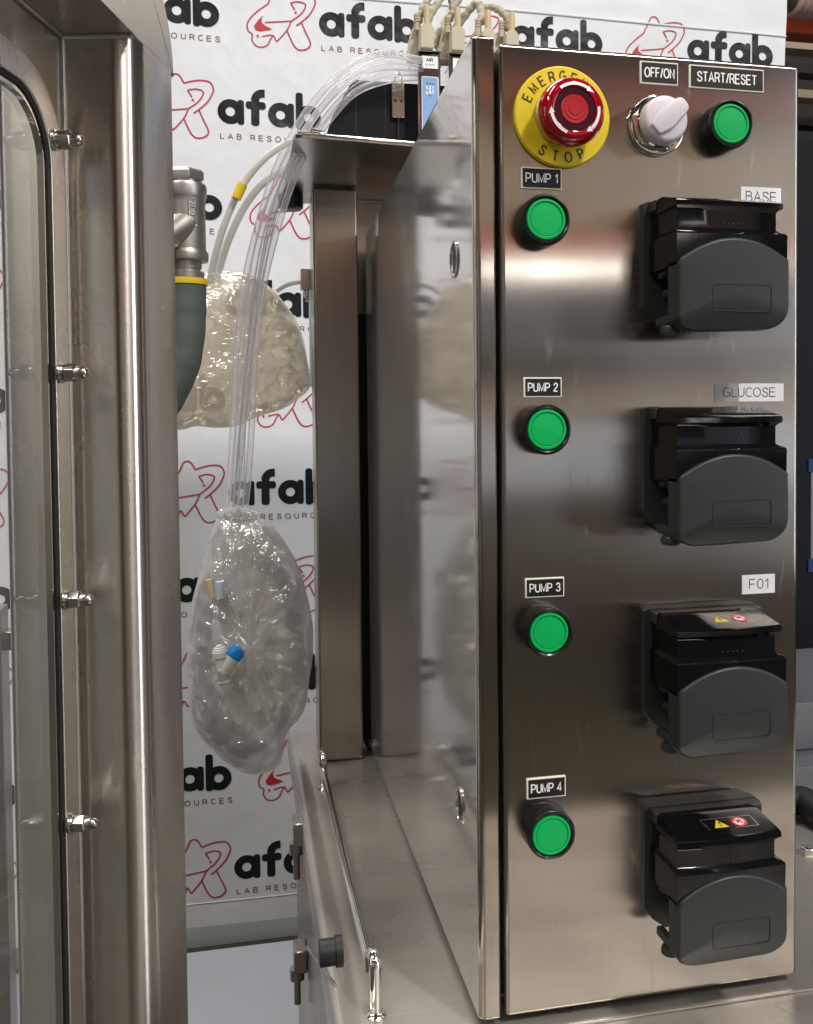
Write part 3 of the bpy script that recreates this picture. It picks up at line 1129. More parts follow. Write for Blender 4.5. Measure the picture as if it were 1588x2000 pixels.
# ------------------------------------------------------------------ flow controllers with plugs and cables
YD = .325
CX = [at(838, 120, Y=YD).x, at(898, 120, Y=YD).x, at(957, 120, Y=YD).x, at(1003, 120, Y=YD).x]
zt1 = at(838, 103, Y=YD).z
s1 = (at(860, 150, Y=YD).x - at(816, 150, Y=YD).x)
words = ['flow controller furthest left, its blue sticker in full view beside the black case',
         'second flow controller from the left, half hidden by the cabinet slope',
         'third flow controller from the left, only its beige plug above the cabinet',
         'rightmost flow controller, its beige plug beside the cabinet door top']
for k in range(4):
    cx = CX[k]
    x0, x1 = cx - s1 / 2, cx + s1 / 2
    th = thing('flow_controller', words[k], 'flow controller', (cx, YD, SZ), 'flow controllers on the rear shelf')
    bm = B()
    box(bm, x0 + .0008, x1 - .0012, YD, YD + .05, SZ + .0005, zt1 - .001, .0008, 2)
    child('controller_body', bm, 'brown', th)
    bm = B()
    for xx in (x0, x1 - .0016):
        box(bm, xx, xx + .0016, YD - .0004, YD + .052, SZ, zt1 + .0004, .0003, 1)
    box(bm, x0 - .0008, x1 + .0008, YD - .0010, YD + .052, zt1 + .0006, zt1 + .0018, .0003, 1)
    child('chrome_case', bm, 'chrome', th)
    bm = B()
    xl, xh = x0 + .0038, x1 - .0022
    box(bm, xl, xh, YD - .0005, YD + .0002, zt1 - .0135, zt1 - .0030)
    lb = child('white_sticker', bm, 'label', th)
    bm = text(B(), 'AIR', xl + .0035, xh - .0045, zt1 - .0077, zt1 - .0050, XZ, -.0006 + YD, wt=.22)
    text(bm, '00 SLPM', xl + .0028, xh - .0030, zt1 - .0110, zt1 - .0096, XZ, -.0006 + YD)
    child('lettering', bm, 'ink', lb, smooth=0)
    bm = B()
    zb0, zb1 = SZ + .010, zt1 - .0205
    prism(bm, rrect(xl - .0006, xh + .0004, zb0, zb1, .0012, 3), XZ, YD - .0004, YD + .0001)
    bl = child('sticker_border', bm, 'label', th)
    bm = B()
    prism(bm, rrect(xl, xh - .0002, zb0 + .0062, zb1 - .0007, .0008, 3), XZ, YD - .0006, YD - .0003)
    prism(bm, rrect(xl, xh - .0002, zb0 + .0006, zb0 + .0054, .0006, 3), XZ, YD - .0006, YD - .0003)
    child('blue_sticker', bm, 'blue', th)
    bm = B()
    for i in range(3):
        c0 = (xl + .0042 + i * .0026, YD - .0006, zb1 - .0062)
        lathe(bm, [(.0007, 0), (.0007, .0002), (0, .0002)], c0, seg=10)
    child('indicator_light', bm, 'ink', th)
    bm = B()
    rv = lambda a, b, d: (a, d, b)
    for i, wd in enumerate(('POWER', 'FLOW', 'CAL')):
        ls, asp = strokes(wd.upper())
        xx = xl + .0032 + i * .0028
        ln = .0065 if i != 1 else .0085
        for k_, l in enumerate(ls):
            ribbon(bm, [(b, a) for a, b in l], .16, lambda p, q, _, k_=k_: (xx + p * .0014, YD - .0007 - .00001 * (k_ % 3), zb1 - .0085 - q * ln))
    child('sticker_lettering', bm, 'label', th, smooth=0)
    # plug
    px0, px1 = cx - .0082, cx + .0035
    zb = zt1 + .0022
    bm = B()
    out = [(px0, zb), (px1, zb), (px1 + .0004, zb + .0165), (px1 - .0024, zb + .0205), (px0 + .0030, zb + .0205), (px0, zb + .0180)]
    prism(bm, out, XZ, YD - .006, YD + .008)
    bevel_sharp(bm, .0008, 2)
    pl = child('plug_shell', bm, 'beige', th)
    bm = B()
    lathe(bm, [(.0029, 0), (.0029, .010), (.0025, .0165), (.0021, .0172), (0, .0172)], (px0 + .0062, YD - .002, zb + .0203), (0, 0, 1), 14)
    child('thumbscrew', bm, 'tan', pl)
    bm = B()
    hx_ = px0 - .0010
    prism(bm, [(hx_ - .0065, zb - .004), (hx_ + .004, zb - .004), (hx_ + .0036, zb + .016), (hx_ + .0022, zb + .024), (hx_ - .0022, zb + .024), (hx_ - .0052, zb + .012)], XZ, YD + .010, YD + .026)
    bevel_sharp(bm, .001, 2)
    child('rear_plug', bm, 'beige', th)
    bm = B()
    prof = [(.0030, 0)]
    for i in range(3):
        z_ = .006 + i * .0024
        prof += [(.0030, z_), (.0024, z_ + .0003), (.0024, z_ + .0009), (.0030, z_ + .0012)]
    prof += [(.0029, .014), (0, .0142)]
    lathe(bm, prof, (hx_ + .0002, YD + .006, zb + .018), (0, 0, 1), 14)
    child('strain_relief', bm, 'beige', th)

YC = YD + .006


def cable(pix, label, y0=YC, y1=YC, r=.0031):
    n = len(pix)
    pts = [at(u, v, Y=y0 + (y1 - y0) * i / (n - 1)) for i, (u, v) in enumerate(pix)]
    bm = B()
    P = spline(pts, 8)
    rr = [r * (1 + .10 * math.sin(i * 1.3) + .05 * math.sin(i * 2.9)) for i in range(len(P))]
    tube(bm, P, rr, 12)
    tag(obj('signal_cable', bm, 'cable'), label, 'cable', 'beige signal cables above the flow controllers')


cable([(818, 44), (822, 24), (833, 4), (852, -22), (872, -50)], 'beige cable rising from the leftmost plug out of the picture')
cable([(834, 52), (840, 30), (854, 8), (868, -16)], 'short beige cable above the tan screw of the leftmost plug', YC - .006, YC - .004, .0033)
cable([(878, 40), (884, 22), (882, 2), (872, -22)], 'beige cable rising from the second plug from the left')
cable([(846, 84), (862, 56), (884, 18), (902, -14)], 'darker beige cable slanting up behind the two left plugs', YC + .02, YC + .03, .0036)
cable([(850, 96), (872, 72), (898, 44), (916, 20), (932, 6), (940, 22), (942, 44)], 'beige cable arching from the left plugs over to the third plug', YC + .03, YC, .0036)
cable([(946, 14), (964, 14), (982, 26), (994, 42), (993, 60)], 'beige cable bending down into the rightmost plug', YC + .01, YC, .0034)

# ------------------------------------------------------------------ tubing
G_T = 'clear tubes arching from the flow controllers into the wrapped coil'


def clear_tube(pix, Ys, label, r=.0031, m='tube', group=G_T):
    pts = [at(u, v, Y=y) for (u, v), y in zip(pix, Ys)]
    bm = B()
    tube(bm, spline(pts, 8), r, 14)
    return tag(obj('clear_tube', bm, m), label, 'tube', group)


base = [(818, 128), (745, 122), (676, 155), (612, 225), (562, 320), (524, 430), (497, 560), (481, 700), (471, 830), (463, 960), (452, 1040)]
ys = [.33, .33, .335, .345, .36, .385, .41, .43, .44, .445, .445]
offs = [(-2, -18, -20, -15), (6, -3, -9, -5), (-6, 12, 4, 5), (8, 25, 16, 15), (2, 40, 29, 1)]
for i, (dx, dy, a, b) in enumerate(offs):
    pix = []
    for j, (u, v) in enumerate(base):
        t = j / (len(base) - 1)
        sp = (1 - t) * a + t * b * .85
        wob = 3.0 * math.sin(j * 1.7 + i * 2.1)
        if j == 0:
            pix.append((u + 8, v + dy * .55))
        elif j < 4:
            f = (0, .35, .72, 1)[j]
            pix.append((u + dx + (dy * .55) * (j / 4) + wob * .4, v + dy * (1.05 - .15 * j)))
        else:
            pix.append((u + b * 1.15 + wob + dy * .10 * (1 - t), v + dy * .3))
    lab = ('topmost clear tube of the arch, leftmost where the bundle hangs', 'clear tube just under the topmost one in the arch', 'clear tube in the middle of the arching bundle', 'clear tube under the middle one, on the right of the hanging bundle',
           'lowest clear tube of the arch, passing nearest the case latch', '')[i]
    clear_tube(pix, [y + .0045 * ((i * 3) % 5 - 2) for y in ys], lab)

milk = 'milky tubes behind the clear tubing'
o = clear_tube([(640, 268), (600, 270), (556, 282), (508, 318), (468, 372), (438, 440), (418, 510), (408, 560)],
               [.50, .50, .50, .50, .505, .51, .52, .53], 'milky tube with a yellow marker sleeve curving down to the amber bag', .0036, 'tubewhite', milk)
a_, b_ = at(474, 360, Y=.4990), at(461, 388, Y=.4995)
bm = B()
tube(bm, [a_, b_], .0050, 14)
mk = obj('marker_sleeve', bm, 'yellow2', o)
clear_tube([(650, 322), (605, 322), (560, 330), (516, 356), (480, 400), (450, 460), (430, 520), (420, 565)],
           [.51, .51, .51, .51, .515, .52, .53, .535], 'plain milky tube curving down just right of the one with the yellow sleeve', .0038, 'tubewhite', milk)
clear_tube([(540, 568), (560, 556), (585, 550), (604, 549)], [.54, .54, .535, .53], 'short milky tube leaving the amber bag towards the square post', .0028, 'tubewhite', milk)
# small clamp on the back of the post
p = at(598, 549, Y=.530)
bm = B()
box(bm, p.x - .006, p.x + .008, .524, .538, p.z - .010, p.z + .012, .001, 2)
lathe(bm, [(.004, 0), (.004, .006), (.002, .007), (.002, .011)], (p.x + .001, .531, p.z - .010), (0, 0, -1), 14)
child('tube_clip', bm, 'nut', std)
p = at(606, 640, Y=.532)
child('post_bracket', box(B(), p.x - .001, p.x + .008, .524, .536, p.z - .06, p.z + .04, .0008, 1), 'pale', std)


# ------------------------------------------------------------------ wrapped bags
def blob(outline, Y, thick, seed, seg=64, rows=20, fold=.0028, rib=0):
    """pillow with the given pixel outline at depth Y: real thickness, folds"""
    P = [at(u, v, Y=Y) for u, v in outline]
    P = spline(P + [P[0]], 9)[:-1]
    n = len(P)
    c = sum(P, Vector()) / n
    bm = B()

    def pos(i, t, s):
        q = c + (P[i] - c) * math.sin(t)
        y = Y + s * thick * math.cos(t)
        v = Vector((q.x, y, q.z))
        f = noise.fractal(v * 38 + Vector((seed, 0, 0)), 1, 2.1, 4)
        g = noise.noise(Vector((v.x * 60 + v.z * 90, v.z * 25, seed)))
        amp = fold * (1 if math.sin(t) < .97 else .4)
        k = (v - Vector((c.x, Y, c.z)))
        v.y += s * (f * amp * 1.6 + abs(g) * amp)
        if rib:      # wound layers of film lying as slanting ribs
            ph = (v.x * .80 - v.z * .62 + .012 * g) * 300
            v.y += s * rib * (1 - abs(math.sin(ph))) * max(0, min(1, .6 + 4 * noise.noise(v * 18 + Vector((0, seed, 0)))))
        v.x += f * amp * .25
        v.z += g * amp * .3
        return v
    for s in (-1, 1):
        rings = [[bm.verts.new(pos(i, PI / 2 * k / rows, s)) for i in range(n)] for k in range(1, rows + 1)]
        cv = bm.verts.new(pos(0, 0, s))
        for i in range(n):
            bm.faces.new((cv, rings[0][i], rings[0][(i + 1) % n]))
        for a, b in zip(rings, rings[1:]):
            for i in range(n):
                j = (i + 1) % n
                bm.faces.new((a[i], a[j], b[j], b[i]))
    bmesh.ops.remove_doubles(bm, verts=bm.verts, dist=.0002)
    return bm


YB = .545
o1 = [(330, 560), (370, 540), (420, 530), (476, 532), (520, 556), (556, 592), (585, 640), (598, 690), (606, 748), (594, 768), (560, 795), (510, 812), (450, 834), (390, 832), (330, 815)]
bag = obj('wrapped_bag', blob(o1, YB, .035, 3.3, rib=.0022), 'bag')
tag(bag, 'amber plastic wrapped bag behind the clear tubes, above the clear coil', 'bag', 'plastic wrapped bags')
o2 = [(604, 748), (614, 736), (640, 700), (690, 690), (716, 740), (700, 800), (650, 800), (616, 766)]
bag2 = obj('wrapped_bag', blob(o2, YB + .03, .022, 9.1), 'bag')
tag(bag2, 'small sliver of amber bag knotted on, showing left of the square post', 'bag', 'plastic wrapped bags')

# lower coil: tubes wound in a loop, wrapped in clear film
YW = .445
wr = thing('wrapped_tube_coil', 'clear film wrapped coil of tubing hanging left of the square post', 'tubing coil', tuple(at(455, 1005, Y=YW)))
cc = at(492, 1265, Y=YW)
for k in range(9):
    bm = B()
    rx = .040 + .0028 * (k % 4) + .0012 * random.random()
    rz = .086 + .0034 * (k % 5) + .002 * random.random()
    dy = (k - 4) * .0036
    tl = random.uniform(-.05, .05)
    P_ = []
    for i in range(49):
        a = 2 * PI * i / 48
        x, z = rx * math.cos(a) * (1 + .03 * math.sin(3 * a + k)), rz * math.sin(a)
        P_.append((cc.x + x * math.cos(tl) - z * math.sin(tl) - .002, YW + dy + .003 * math.sin(2 * a + k), cc.z + z - .004))
    tube(bm, P_, .0030, 9, False)
    child('coil_loop', bm, 'tube', wr)
ol = [(452, 1000), (500, 1008), (540, 1036), (580, 1100), (604, 1180), (612, 1250), (606, 1320), (592, 1390), (562, 1430), (545, 1490), (505, 1512), (460, 1500), (410, 1460),
      (376, 1410), (366, 1330), (366, 1250), (376, 1170), (396, 1100), (412, 1040), (428, 1005)]
child('film_wrap', blob(ol, YW, .034, 5.5, fold=.0040, rib=.0014), 'wrap', wr)
ol2 = [(440, 1030), (470, 1030), (520, 1060), (555, 1130), (575, 1230), (560, 1330), (520, 1420), (470, 1440), (430, 1400), (445, 1300), (425, 1200), (425, 1110)]
child('inner_film', blob(ol2, YW + .004, .022, 8.2, fold=.0045), 'wrap', wr)
bm = B()
tube(bm, spline([at(432, 1008, Y=YW - .002), at(463, 1002, Y=YW - .012), at(494, 1010, Y=YW - .002)], 6), [.006 + .0012 * math.sin(i * 2.3) for i in range(13)], 12)
child('film_knot', bm, 'wrap', wr)
# markers and valve inside
for nm, (u0, v0), (u1, v1), m in (('cream_marker', (407, 1132), (414, 1166), 'tan'), ('pale_marker', (429, 1136), (430, 1168), 'pale')):
    bm = B()
    tube(bm, [at(u0, v0, Y=YW - .037), at(u1, v1, Y=YW - .037)], .0030 if m == 'tan' else .0042, 12)
    child(nm, bm, m, wr)
YV = YW - .044
fv = thing('push_fit_valve', 'white and blue push-fit valve held in the clear film wrap', 'valve', tuple(at(438, 1290, Y=YV)))
a_, b_ = at(428, 1262, Y=YV), at(440, 1330, Y=YV)
ax = (b_ - a_).normalized()
bm = B()
lathe(bm, [(.0022, -.001), (.0030, -.0005), (.0030, .0008), (.0052, .0012), (.0055, .0026), (.0062, .0030), (.0065, .0046), (.0070, .005), (.0070, .010), (.0056, .0105), (.0056, .019), (0, .0172)], a_, ax, 24)
child('top_collet', bm, 'fitwhite', fv)
bm = B()
c1, c2 = at(434, 1312, Y=YV), at(462, 1272, Y=YV)
tube(bm, [c1, c1.lerp(c2, .75)], [.0060, .0072], 18)
child('valve_body', bm, 'fitwhite', fv)
bm = B()
d_ = (c2 - c1).normalized()
lathe(bm, [(.0074, -.003), (.0079, -.002), (.0079, .003), (.0060, .0066), (.0030, .0074), (0, .0074)], c1.lerp(c2, .86), d_, 20)
child('blue_cap', bm, 'fitblue', fv)
bm = B()
lathe(bm, [(.0045, 0), (.0050, .002), (.0050, .010), (.0062, .0110), (.0062, .0135), (.005, .014), (0, .014)], at(433, 1308, Y=YV), (ax + Vector((.12, 0, 0))).normalized(), 22)
child('lower_collet', bm, 'fitgrey', fv)

# ------------------------------------------------------------------ strainer valve and hose
YS = .30
vt = thing('strainer_valve', 'cast steel threaded valve body hanging over the grey hose', 'valve', tuple(at(366, 520, Y=YS)))
cx = at(362, 430, Y=YS).x
zf = lambda v: at(364, v, Y=YS).z
bm = B()
lathe(bm, [(.0128, zf(512)), (.0172, zf(511)), (.0176, zf(507)), (.0176, zf(496)), (.0168, zf(492)), (.0158, zf(489)), (.0156, zf(400)), (.0162, zf(388)), (.0170, zf(384)), (.0171, zf(366)),
           (.0163, zf(361)), (.010, zf(360))], (cx, YS, 0), (0, 0, 1), 40)
child('valve_body', bm, 'cast', vt)
bm = B()
lathe(bm, [(.0125, zf(364)), (.0125, zf(352))], (cx, YS, 0), (0, 0, 1), 24)
lathe(bm, [(.0152, zf(354)), (.0156, zf(351)), (.0156, zf(338)), (.0140, zf(333)), (.0, zf(333))], (cx, YS, 0), (0, 0, 1), 6)
child('hex_plug', bevel_sharp(bm, .0006), 'cast', vt)
bm = B()
pz = zf(440)
lathe(bm, [(.013, 0), (.0118, .012), (.0105, .022), (.0100, .034)], (cx + .002, YS - .002, pz + .002), (-.55, -.62, -.55), 28)
child('branch_port', bm, 'cast', vt)
bm = B()
ov = []
zc_, dzv = zf(418), .0118
xo = cx + .0068
yo = YS - .0152
wrapf = lambda s, h: (cx + .0161 * math.sin(.42 + s / .0161), YS - .0161 * math.cos(.42 + s / .0161), h)
ls, asp = strokes('150.3/4')
for l in ls:
    tube(bm, [wrapf(b * -.0042 + .0021, zc_ - .0095 + a * .019) for a, b in l], .00030, 5, False)
child('cast_lettering', bm, 'mirror', vt, smooth=0)
bm = B()
tube(bm, [wrapf(x, z) for x, z in rrect(-.0036, .0036, zc_ - .0125, zc_ + .0125, .0035, 5)] + [wrapf(.0036, zc_ + .009)], .0003, 6, False)
child('cast_oval', bm, 'mirror', vt)
bm = B()
lathe(bm, [(.0128, zf(545)), (.0140, zf(544)), (.0140, zf(532)), (.0112, zf(530)), (.0112, zf(526)), (.0122, zf(525)), (.0122, zf(512))], (cx, YS, 0), (0, 0, 1), 32)
child('threaded_nipple', bm, 'cast', vt)
hs = thing('drain_hose', 'grey green rubber hose with a yellow band under the steel valve', 'hose', tuple(at(372, 560, Y=YS)))
bm = B()
pp = [Vector((cx - dx_, YS, zf(v_))) for v_, dx_ in ((551, 0), (590, 0), (640, .0010), (700, .0045), (740, .0105), (780, .0190), (820, .0310), (880, .0530))]
P_ = spline(pp, 6)
tube(bm, P_, [.0153 * (1 + .012 * math.sin(i * 1.1)) for i in range(len(P_))], 28)
child('hose_tube', bm, 'hose', hs, smooth=60)
bm = B()
lathe(bm, [(.0150, zf(558)), (.0163, zf(557)), (.0166, zf(552)), (.0163, zf(546)), (.0150, zf(545))], (cx, YS, 0), (0, 0, 1), 32)
child('yellow_band', bm, 'yellow2', hs)

# ------------------------------------------------------------------ left window frame
TH = math.radians(15)
O = at(133, 728, Y=0)
e_ = Vector((math.sin(TH), math.cos(TH), 0))
n_ = Vector((math.cos(TH), -math.sin(TH), 0))
FR = lambda e, n, z: tuple(O + e_ * e + n_ * n + Vector((0, 0, z)))
fr = thing('window_frame', 'deep stainless window frame standing nearest on the left', 'window frame', FR(0, 0, -.9 - O.z))
ZT = .1700
NW, EW = .0375, .0600
bm = B()
# right rail : rounded square tube
sec = []
for cxn, cye, a0, r in ((NW, EW, 0, .0045), (-.034, EW, 90, .004), (-.034, 0, 180, .003), (NW, 0, 270, .0140)):
    sx_ = -1 if a0 in (0, 270) else 1
    sy_ = -1 if a0 in (0, 90) else 1
    cn, ce = cxn + sx_ * r, cye + sy_ * r
    for i in range(7):
        a = math.radians(a0 + 90 * i / 6)
        sec.append((cn + r * math.cos(a), ce + r * math.sin(a)))
zlo, zhi = -1.0, ZT
a = [bm.verts.new(FR(e, n, zlo)) for n, e in sec]
b = [bm.verts.new(FR(e, n, zhi)) for n, e in sec]
for i in range(len(sec)):
    j = (i + 1) % len(sec)
    bm.faces.new((a[i], a[j], b[j], b[i]))
bm.faces.new(a)
bm.faces.new(b[::-1])
rl = child('side_rail', bm, 'frame', fr, smooth=60)
# head rail: same tube turned along -e, outer corner rounded
bm = B()
RR = .052
path = []
for i in range(9):
    t = math.radians(90 * i / 8)
    path.append((EW - RR + RR * math.cos(t), ZT - .002 + RR * math.sin(t)))
path.append((-.45, ZT - .002 + RR))
# outer skin
for (n0, n1) in ((-.034, NW),):
    outer = [(EW, ZT - .0005)] + path
    inner = [(0, ZT - .0005), (0, ZT), (-.45, ZT)]
    poly = outer + inner[::-1]
    va = [bm.verts.new(FR(p[0], n1, p[1])) for p in poly]
    vb = [bm.verts.new(FR(p[0], n0, p[1])) for p in poly]
    bm.faces.new(va)
    bm.faces.new(vb[::-1])
    for i in range(len(poly)):
        j = (i + 1) % len(poly)
        bm.faces.new((va[i], vb[i], vb[j], va[j]))
es_ = [e for e in bm.edges if len(e.link_faces) == 2 and e.calc_face_angle(0) > .6]
bmesh.ops.bevel(bm, geom=es_, offset=.003, segments=3, profile=.5, affect='EDGES', clamp_overlap=True)
child('head_rail', bm, 'frame', fr, smooth=50)
# base plate with window opening (rounded corner)
IR, ICE, ICZ = .047, -.0560, .0975
bm = B()
op = [(-.0090, -1.0)]
arc = []
for i in range(13):
    t = math.radians(90 * i / 12)
    arc.append((ICE + IR * math.cos(t), ICZ + IR * math.sin(t)))
line_in = [(ICE + IR, -1.0)] + arc + [(-.45, ICZ + IR)]
line_out = [(-.0005, -1.0)] + [(-.0005, ICZ + (ZT - .0005 - ICZ) * i / 12) for i in range(7)] + [(-.0005 + (ICE) * i / 5, ZT - .0005) for i in range(6)] + [(-.45, ZT - .0005)]
line_out = [(-.0005, -1.0)]
for i in range(13):
    t = i / 12
    if t <= .5:
        line_out.append((-.0005, ICZ + (ZT - .0005 - ICZ) * t * 2))
    else:
        line_out.append((-.0005 + (ICE - .0005) * (t - .5) * 2, ZT - .0005))
line_out.append((-.45, ZT - .0005))


def strip(bm, la, lb, n0, n1):
    A0 = [bm.verts.new(FR(p[0], n1, p[1])) for p in la]
    B0 = [bm.verts.new(FR(p[0], n1, p[1])) for p in lb]
    A1 = [bm.verts.new(FR(p[0], n0, p[1])) for p in la]
    B1 = [bm.verts.new(FR(p[0], n0, p[1])) for p in lb]
    for i in range(len(la) - 1):
        bm.faces.new((A0[i], A0[i + 1], B0[i + 1], B0[i]))
        bm.faces.new((A1[i], B1[i], B1[i + 1], A1[i + 1]))
        bm.faces.new((A0[i], A1[i], A1[i + 1], A0[i + 1]))
        bm.faces.new((B0[i], B0[i + 1], B1[i + 1], B1[i]))


strip(bm, line_in, line_out, -.002, .0)
child('base_plate', bm, 'frame', fr, smooth=50)


def offs_line(d, z0=-1.0):
    return [(ICE + IR + d, z0)] + [(ICE + (IR + d) * math.cos(math.radians(90 * i / 12)), ICZ + (IR + d) * math.sin(math.radians(90 * i / 12))) for i in range(13)] + [(-.45, ICZ + IR + d)]


bm = B()
strip(bm, offs_line(-.0135), offs_line(.0010), .0003, .0042)
child('clamp_ring', bevel_sharp(bm, .0008, 2, 50), 'frame', fr, smooth=50)
bm = B()
strip(bm, offs_line(-.0160), offs_line(-.0136), -.001, .0030)
child('seal', bm, 'black', fr)
bm = B()
strip(bm, offs_line(-.0185), offs_line(-.0162), -.001, .0022)
child('polished_bead', bm, 'mirror', fr)
bm = B()
g = [(ICE + IR - .0161, -1.0)] + [(ICE + (IR - .0161) * math.cos(math.radians(90 * i / 12)), ICZ + (IR - .0161) * math.sin(math.radians(90 * i / 12))) for i in range(13)] + [(-.45, ICZ + IR - .0161), (-.45, -1.0)]
va = [bm.verts.new(FR(p[0], -.0012, p[1])) for p in g]
bm.faces.new(va)
child('glass_pane', bm, 'glass', fr)
# weld bead
bm = B()
tube(bm, [FR(-.0006, .0008, -1.0)] + [FR(-.0006, .0008, -1 + i * .02) for i in range(1, 58)] + [FR(-.0006, .0008, ZT - .001)], .0012, 8)
tube(bm, [FR(-.0008, .001, ZT - .001), FR(-.0006, NW - .001, ZT - .001)], .0014, 8)
tube(bm, [FR(-.0012, .0012, ZT - .001), FR(-.40, .0012, ZT - .001)], .0012, 8)
child('weld_bead', bm, 'cast', fr)
# cap nuts
for v in (274, 728, 1172, 1610):
    q = at(100, v, Y=FR(-.0185, .0042, 0)[1])
    z = q.z - O.z
    c0 = Vector(FR(-.0190, .0042, z))
    bm = B()
    lathe(bm, [(.0050, 0), (.0052, .0003), (.0052, .0014), (.0045, .0016), (.0045, .0028), (0, .0028)], c0, n_, 28)
    wsh = child('cap_nut', bm, 'nut', fr)
    bm = B()
    lathe(bm, [(.0044, .0028), (.0047, .0034), (.0047, .0078), (.0036, .0088)], c0, n_, 6)
    bevel_sharp(bm, .0003, 1)
    child('nut_hex', bm, 'nut', wsh)
    bm = B()
    lathe(bm, [(.0033, .0082), (.0033, .0108), (.0028, .0128), (.0016, .0141), (0, .0145)], c0, n_, 24)
    child('nut_dome', bm, 'nut', wsh, smooth=60)

# background cart seen through the glass, far left
ct = thing('steel_trolley', 'dark steel trolley upright with a cross bar at the far left edge', 'trolley', tuple(at(0, 1990, Y=.4)))
p0, p1 = at(-60, 1100, Y=.4), at(9, 1500, Y=.4)
child('upright', box(B(), p0.x, p1.x, .40, .43, -.9, at(0, 1190, Y=.4).z, .002, 2), 'post', ct)
pb_ = at(-60, 1255, Y=.405)
child('cross_bar', box(B(), p0.x, p1.x + .03, .405, .425, pb_.z - .009, pb_.z + .008, .001, 1), 'post', ct)

# ------------------------------------------------------------------ banner
YN = .87
bx0, bx1 = -1.75, at(1531, 60, Y=YN).x
bz0, bz1 = at(470, 1800, Y=YN).z, at(1530, 78, Y=YN).z + .30
ban = thing('printed_banner', 'white vinyl banner repeating a red emblem with afab LAB RESOURCES', 'banner', (-.1, YN, bz0))


def bwave(x, z):
    return .0035 * math.sin(x * 5.1 + z * 2.0) + .002 * math.sin(x * 13 + 2 * z) + .0018 * math.sin(z * 9 + 3 * x)


bm = B()
nx, nz = 90, 60
gv = [[bm.verts.new((bx0 + (bx1 - bx0) * i / nx + (.0016 * math.sin(k * .9) if i == nx else 0), YN + bwave(bx0 + (bx1 - bx0) * i / nx, bz0 + (bz1 - bz0) * k / nz),
                     bz0 + (bz1 - bz0) * k / nz)) for k in range(nz + 1)] for i in range(nx + 1)]
for i in range(nx):
    for k in range(nz):
        bm.faces.new((gv[i][k], gv[i + 1][k], gv[i + 1][k + 1], gv[i][k + 1]))
r_ = bmesh.ops.extrude_face_region(bm, geom=bm.faces[:])
bmesh.ops.translate(bm, verts=[v for v in r_['geom'] if isinstance(v, bmesh.types.BMVert)], vec=(0, .0015, 0))
child('banner_sheet', bm, 'banner', ban, smooth=60)
zh = at(1300, 50, Y=YN).z
bm = B()
hem = []
for i in range(61):
    x = bx0 + (bx1 - bx0) * i / 60
    hem.append((x, YN + bwave(x, zh) - .0006, zh + .002 * math.sin(x * 4) - .012 * (x - .3)))
tube(bm, hem, .0016, 6)
child('top_hem', bm, 'banner', ban)
zh2 = at(470, 1754, Y=YN).z
bm = B()
tube(bm, [(bx0 + (bx1 - bx0) * i / 60, YN + bwave(bx0 + (bx1 - bx0) * i / 60, zh2) - .0003, zh2) for i in range(61)], .0009, 6)
child('bottom_hem', bm, 'banner', ban)

# print: unit in the coordinates of one enlarged unit, origin = bowl of the first a
K = .000153


def unit(u, v):
    x, y = u - 785, v - 205
    y -= .073 * x
    return (x * K * 1.02, -y * K)


FB = lambda a, b, d: (a, d, b)


def wave_all(bm):
    return bm


def word_mesh():
    bm = B()
    def lv(k):
        return -.00004 * k
    def A(cu, cv, k):
        cx, cz = unit(cu, cv)
        cx2 = cx
        ring2d(bm, cx, cz, 40 * K, 109 * K, FB, lv(k))
        x0, x1 = cx + 62 * K, cx + 118 * K
        prism_flat(rrect(x0, x1, cz - 110 * K, cz + 108 * K, 22 * K, 4), lv(k + 1))

    def prism_flat(pts, d):
        flatpoly(bm, pts, FB, d)
    A(785, 205, 0)
    A(1210, 236, 4)
    # f
    cx, cz = unit(995, 220)
    prism_flat(rrect(cx - 35 * K, cx + 35 * K, cz - 110 * K, cz + 120 * K, 24 * K, 4), lv(8))
    prism_flat(rrect(cx - 80 * K, cx + 92 * K, cz + 36 * K, cz + 102 * K, 24 * K, 4), lv(9))
    arc_ = []
    for i in range(9):
        a = math.radians(180 - 90 * i / 8)
        arc_.append((cx + 66 * K + 66 * K * math.cos(a), cz + 112 * K + 66 * K * math.sin(a)))
    ribbon(bm, arc_ + [(cx + 84 * K, cz + 178 * K)], 70 * K, lambda a, b, d: (a, lv(10), b))
    # b
    cx, cz = unit(1452, 262)
    ring2d(bm, cx, cz, 40 * K, 109 * K, FB, lv(12))
    prism_flat(rrect(cx - 112 * K, cx - 50 * K, cz - 110 * K, cz + 218 * K, 24 * K, 4), lv(13))
    return bm


def tag_mesh():
    x0, z0 = unit(700, 415)
    x1, _ = unit(1560, 415)
    return text(B(), 'LAB RESOURCES', x0, x1, z0 - 22 * K, z0 + 22 * K, FB, 0, spacing=3.0, wt=.17)


def sm(pts, n=6):
    return [(p.x, p.y) for p in spline([Vector((a, b, 0)) for a, b in pts], n)]


